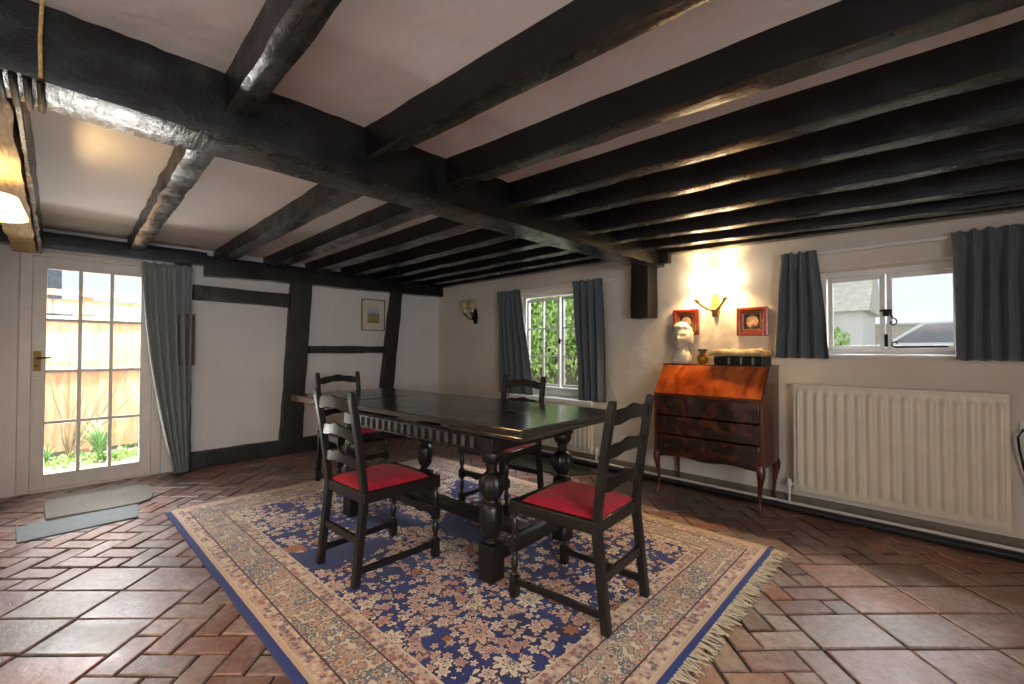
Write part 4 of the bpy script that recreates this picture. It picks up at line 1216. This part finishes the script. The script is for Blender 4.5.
# beyond the low window
ga = empty('outbuilding', (1.2, 15, -.05), 0, 'pale rendered outbuilding with grey roof seen through the low window', 'building')
m = MB(); m.box((-8.5, 0, 0), (-2.75, 3, 2.35)); m.build('wall', M['bright'], ga)
m = MB(); m.prism([(-8.7, -.2, 2.3), (-8.7, 3.2, 2.3), (-8.7, 1.5, 3.8)], (6.1, 0, 0)); m.build('roof', simple('pale stone tiles', 'e2dccb', .9, var=.1, vs=6), ga)
sh = empty('shrub', (-1.35, 9.5, -.05), 0, 'small green shrub outside the left pane of the low window', 'shrub')
m = MB(); m.tube([(0, 0, 0), (.02, 0, 1.3)], .03); m.build('stem', M['twig'], sh)
foliage('foliage', (0, 0, 1.42), (.2, .2, .22), 260, .08, M['leaf'], sh, 9)

gw = empty('garden_wall', (0, 18, -.05), 0, 'low pale garden wall far beyond the right pane of the low window', 'wall')
m = MB(); m.box((-4, 0, 0), (6, .3, 2.0)); m.build('masonry', simple('pale buff stone', 'd9d4bf', .9, var=.1, vs=4), gw)
m = MB(); m.box((-4, -.05, 2.0), (6, .35, 2.08)); m.build('coping', M['render'], gw, bevel=.02)
car = empty('car', (.25, 12.5, .35), 0, 'pale car parked outside, glimpsed low in the right pane of the low window', 'car')
prof = [(-2.0, .25), (-2.05, .55), (-1.9, .85), (-1.1, .98), (-.55, 1.40), (.75, 1.45), (1.45, 1.05), (2.0, .95), (2.05, .5), (2.0, .25)]
m = MB(); m.prism([(x, -.8, z) for x, z in prof], (0, 1.6, 0)); m.build('body', simple('pale silver car paint', 'd5d8dc', .3, var=.02, coat=.5), car, bevel=.08, bseg=3)
m = MB(); m.prism([(-1.0, -.81, 1.0), (-.5, -.81, 1.36), (.05, -.81, 1.38), (.05, -.81, 1.0)], (0, .02, 0)).prism([(.12, -.81, 1.0), (.12, -.81, 1.38), (.7, -.81, 1.38), (1.25, -.81, 1.05)], (0, .02, 0)); m.build('side_window', simple('dark blue car glass', '3c4a5c', .1), car)
for x in (-1.25, 1.25):
    m = MB(); m.lathe([(.32, -.09), (.33, 0), (.32, .09)], 24); o = m.build('wheel', M['cable'], car, smooth=True); o.location = (x, -.76, .0); o.rotation_euler = (PI/2, 0, 0)

# ------------------------------------------------------------------ light
w = bpy.data.worlds.new('sky'); sc.world = w; w.use_nodes = True
nt = w.node_tree; nt.nodes.clear()
o = nt.nodes.new('ShaderNodeOutputWorld'); bg = nt.nodes.new('ShaderNodeBackground')
bg.inputs[0].default_value = (.86, .93, 1, 1); bg.inputs[1].default_value = .66
nt.links.new(bg.outputs[0], o.inputs[0])
def area(name, loc, tgt, sx, sy, e, col=(1, 1, 1), portal=False):
    l = bpy.data.lights.new(name, 'AREA'); l.shape = 'RECTANGLE'; l.size = sx; l.size_y = sy; l.energy = e; l.color = col
    if portal: l.cycles.is_portal = True
    ob = bpy.data.objects.new(name, l); COL.objects.link(ob); ob.location = loc
    ob.rotation_euler = (Vector(tgt)-Vector(loc)).to_track_quat('-Z', 'Y').to_euler(); return ob
day = (.93, .97, 1)
area('fill_rear', (-.85, YN-.5, 1.6), (-.9, 0, .9), 2.2, 1.3, 14, day)  # fill lamp added outside the unseen rear opening
area('fill_near', (XN+.5, -.4, 1.6), (-1, .6, .7), 2.4, 1.4, 85, day)  # fill lamp added outside the unseen opening beside the camera
area('daylight_low_window', (-.3, 5.0, 2.5), (-.5, 2.5, .6), 1.2, .8, 110, day)
area('daylight_casement', (-3.3, 5.1, 2.6), (-3.0, 2.5, .5), 1.4, 1.0, 140, day)
area('daylight_door', (-6.6, .25, 2.9), (-3.6, .6, .0), 1.4, 1.2, 340, day)
area('ceiling_fill_door', (-6.0, .25, .0), (-4.6, .4, 2.2), .8, .5, 45, (1, .98, .94))  # lamp added low outside the door to brighten the ceiling

# ------------------------------------------------------------------ camera
yaw, pitch, roll = (math.radians(a) for a in (44.217, .972, .106))
f = Vector((-math.sin(yaw)*math.cos(pitch), math.cos(yaw)*math.cos(pitch), math.sin(pitch)))
r = f.cross(Vector((0, 0, 1))).normalized(); u = r.cross(f)
r2 = math.cos(roll)*r+math.sin(roll)*u; u2 = -math.sin(roll)*r+math.cos(roll)*u
cam = bpy.data.cameras.new('camera'); co = bpy.data.objects.new('camera', cam); COL.objects.link(co)
cam.sensor_width = 36; cam.lens = 444.37*36/1024; cam.clip_start = .02; cam.clip_end = 200
mw = Matrix((r2, u2, -f)).transposed().to_4x4(); mw.translation = Vector((0, 0, 1.2)); co.matrix_world = mw
sc.camera = co
sc.view_settings.view_transform = 'Standard'; sc.view_settings.look = 'None'
sc.view_settings.gamma = 1; sc.view_settings.use_curve_mapping = False
sc.view_settings.exposure = .72
cy = sc.cycles
cy.use_denoising = True; cy.max_bounces = 8; cy.diffuse_bounces = 5; cy.glossy_bounces = 4; cy.transparent_max_bounces = 12
cy.sample_clamp_indirect = 6; cy.caustics_reflective = False; cy.caustics_refractive = False
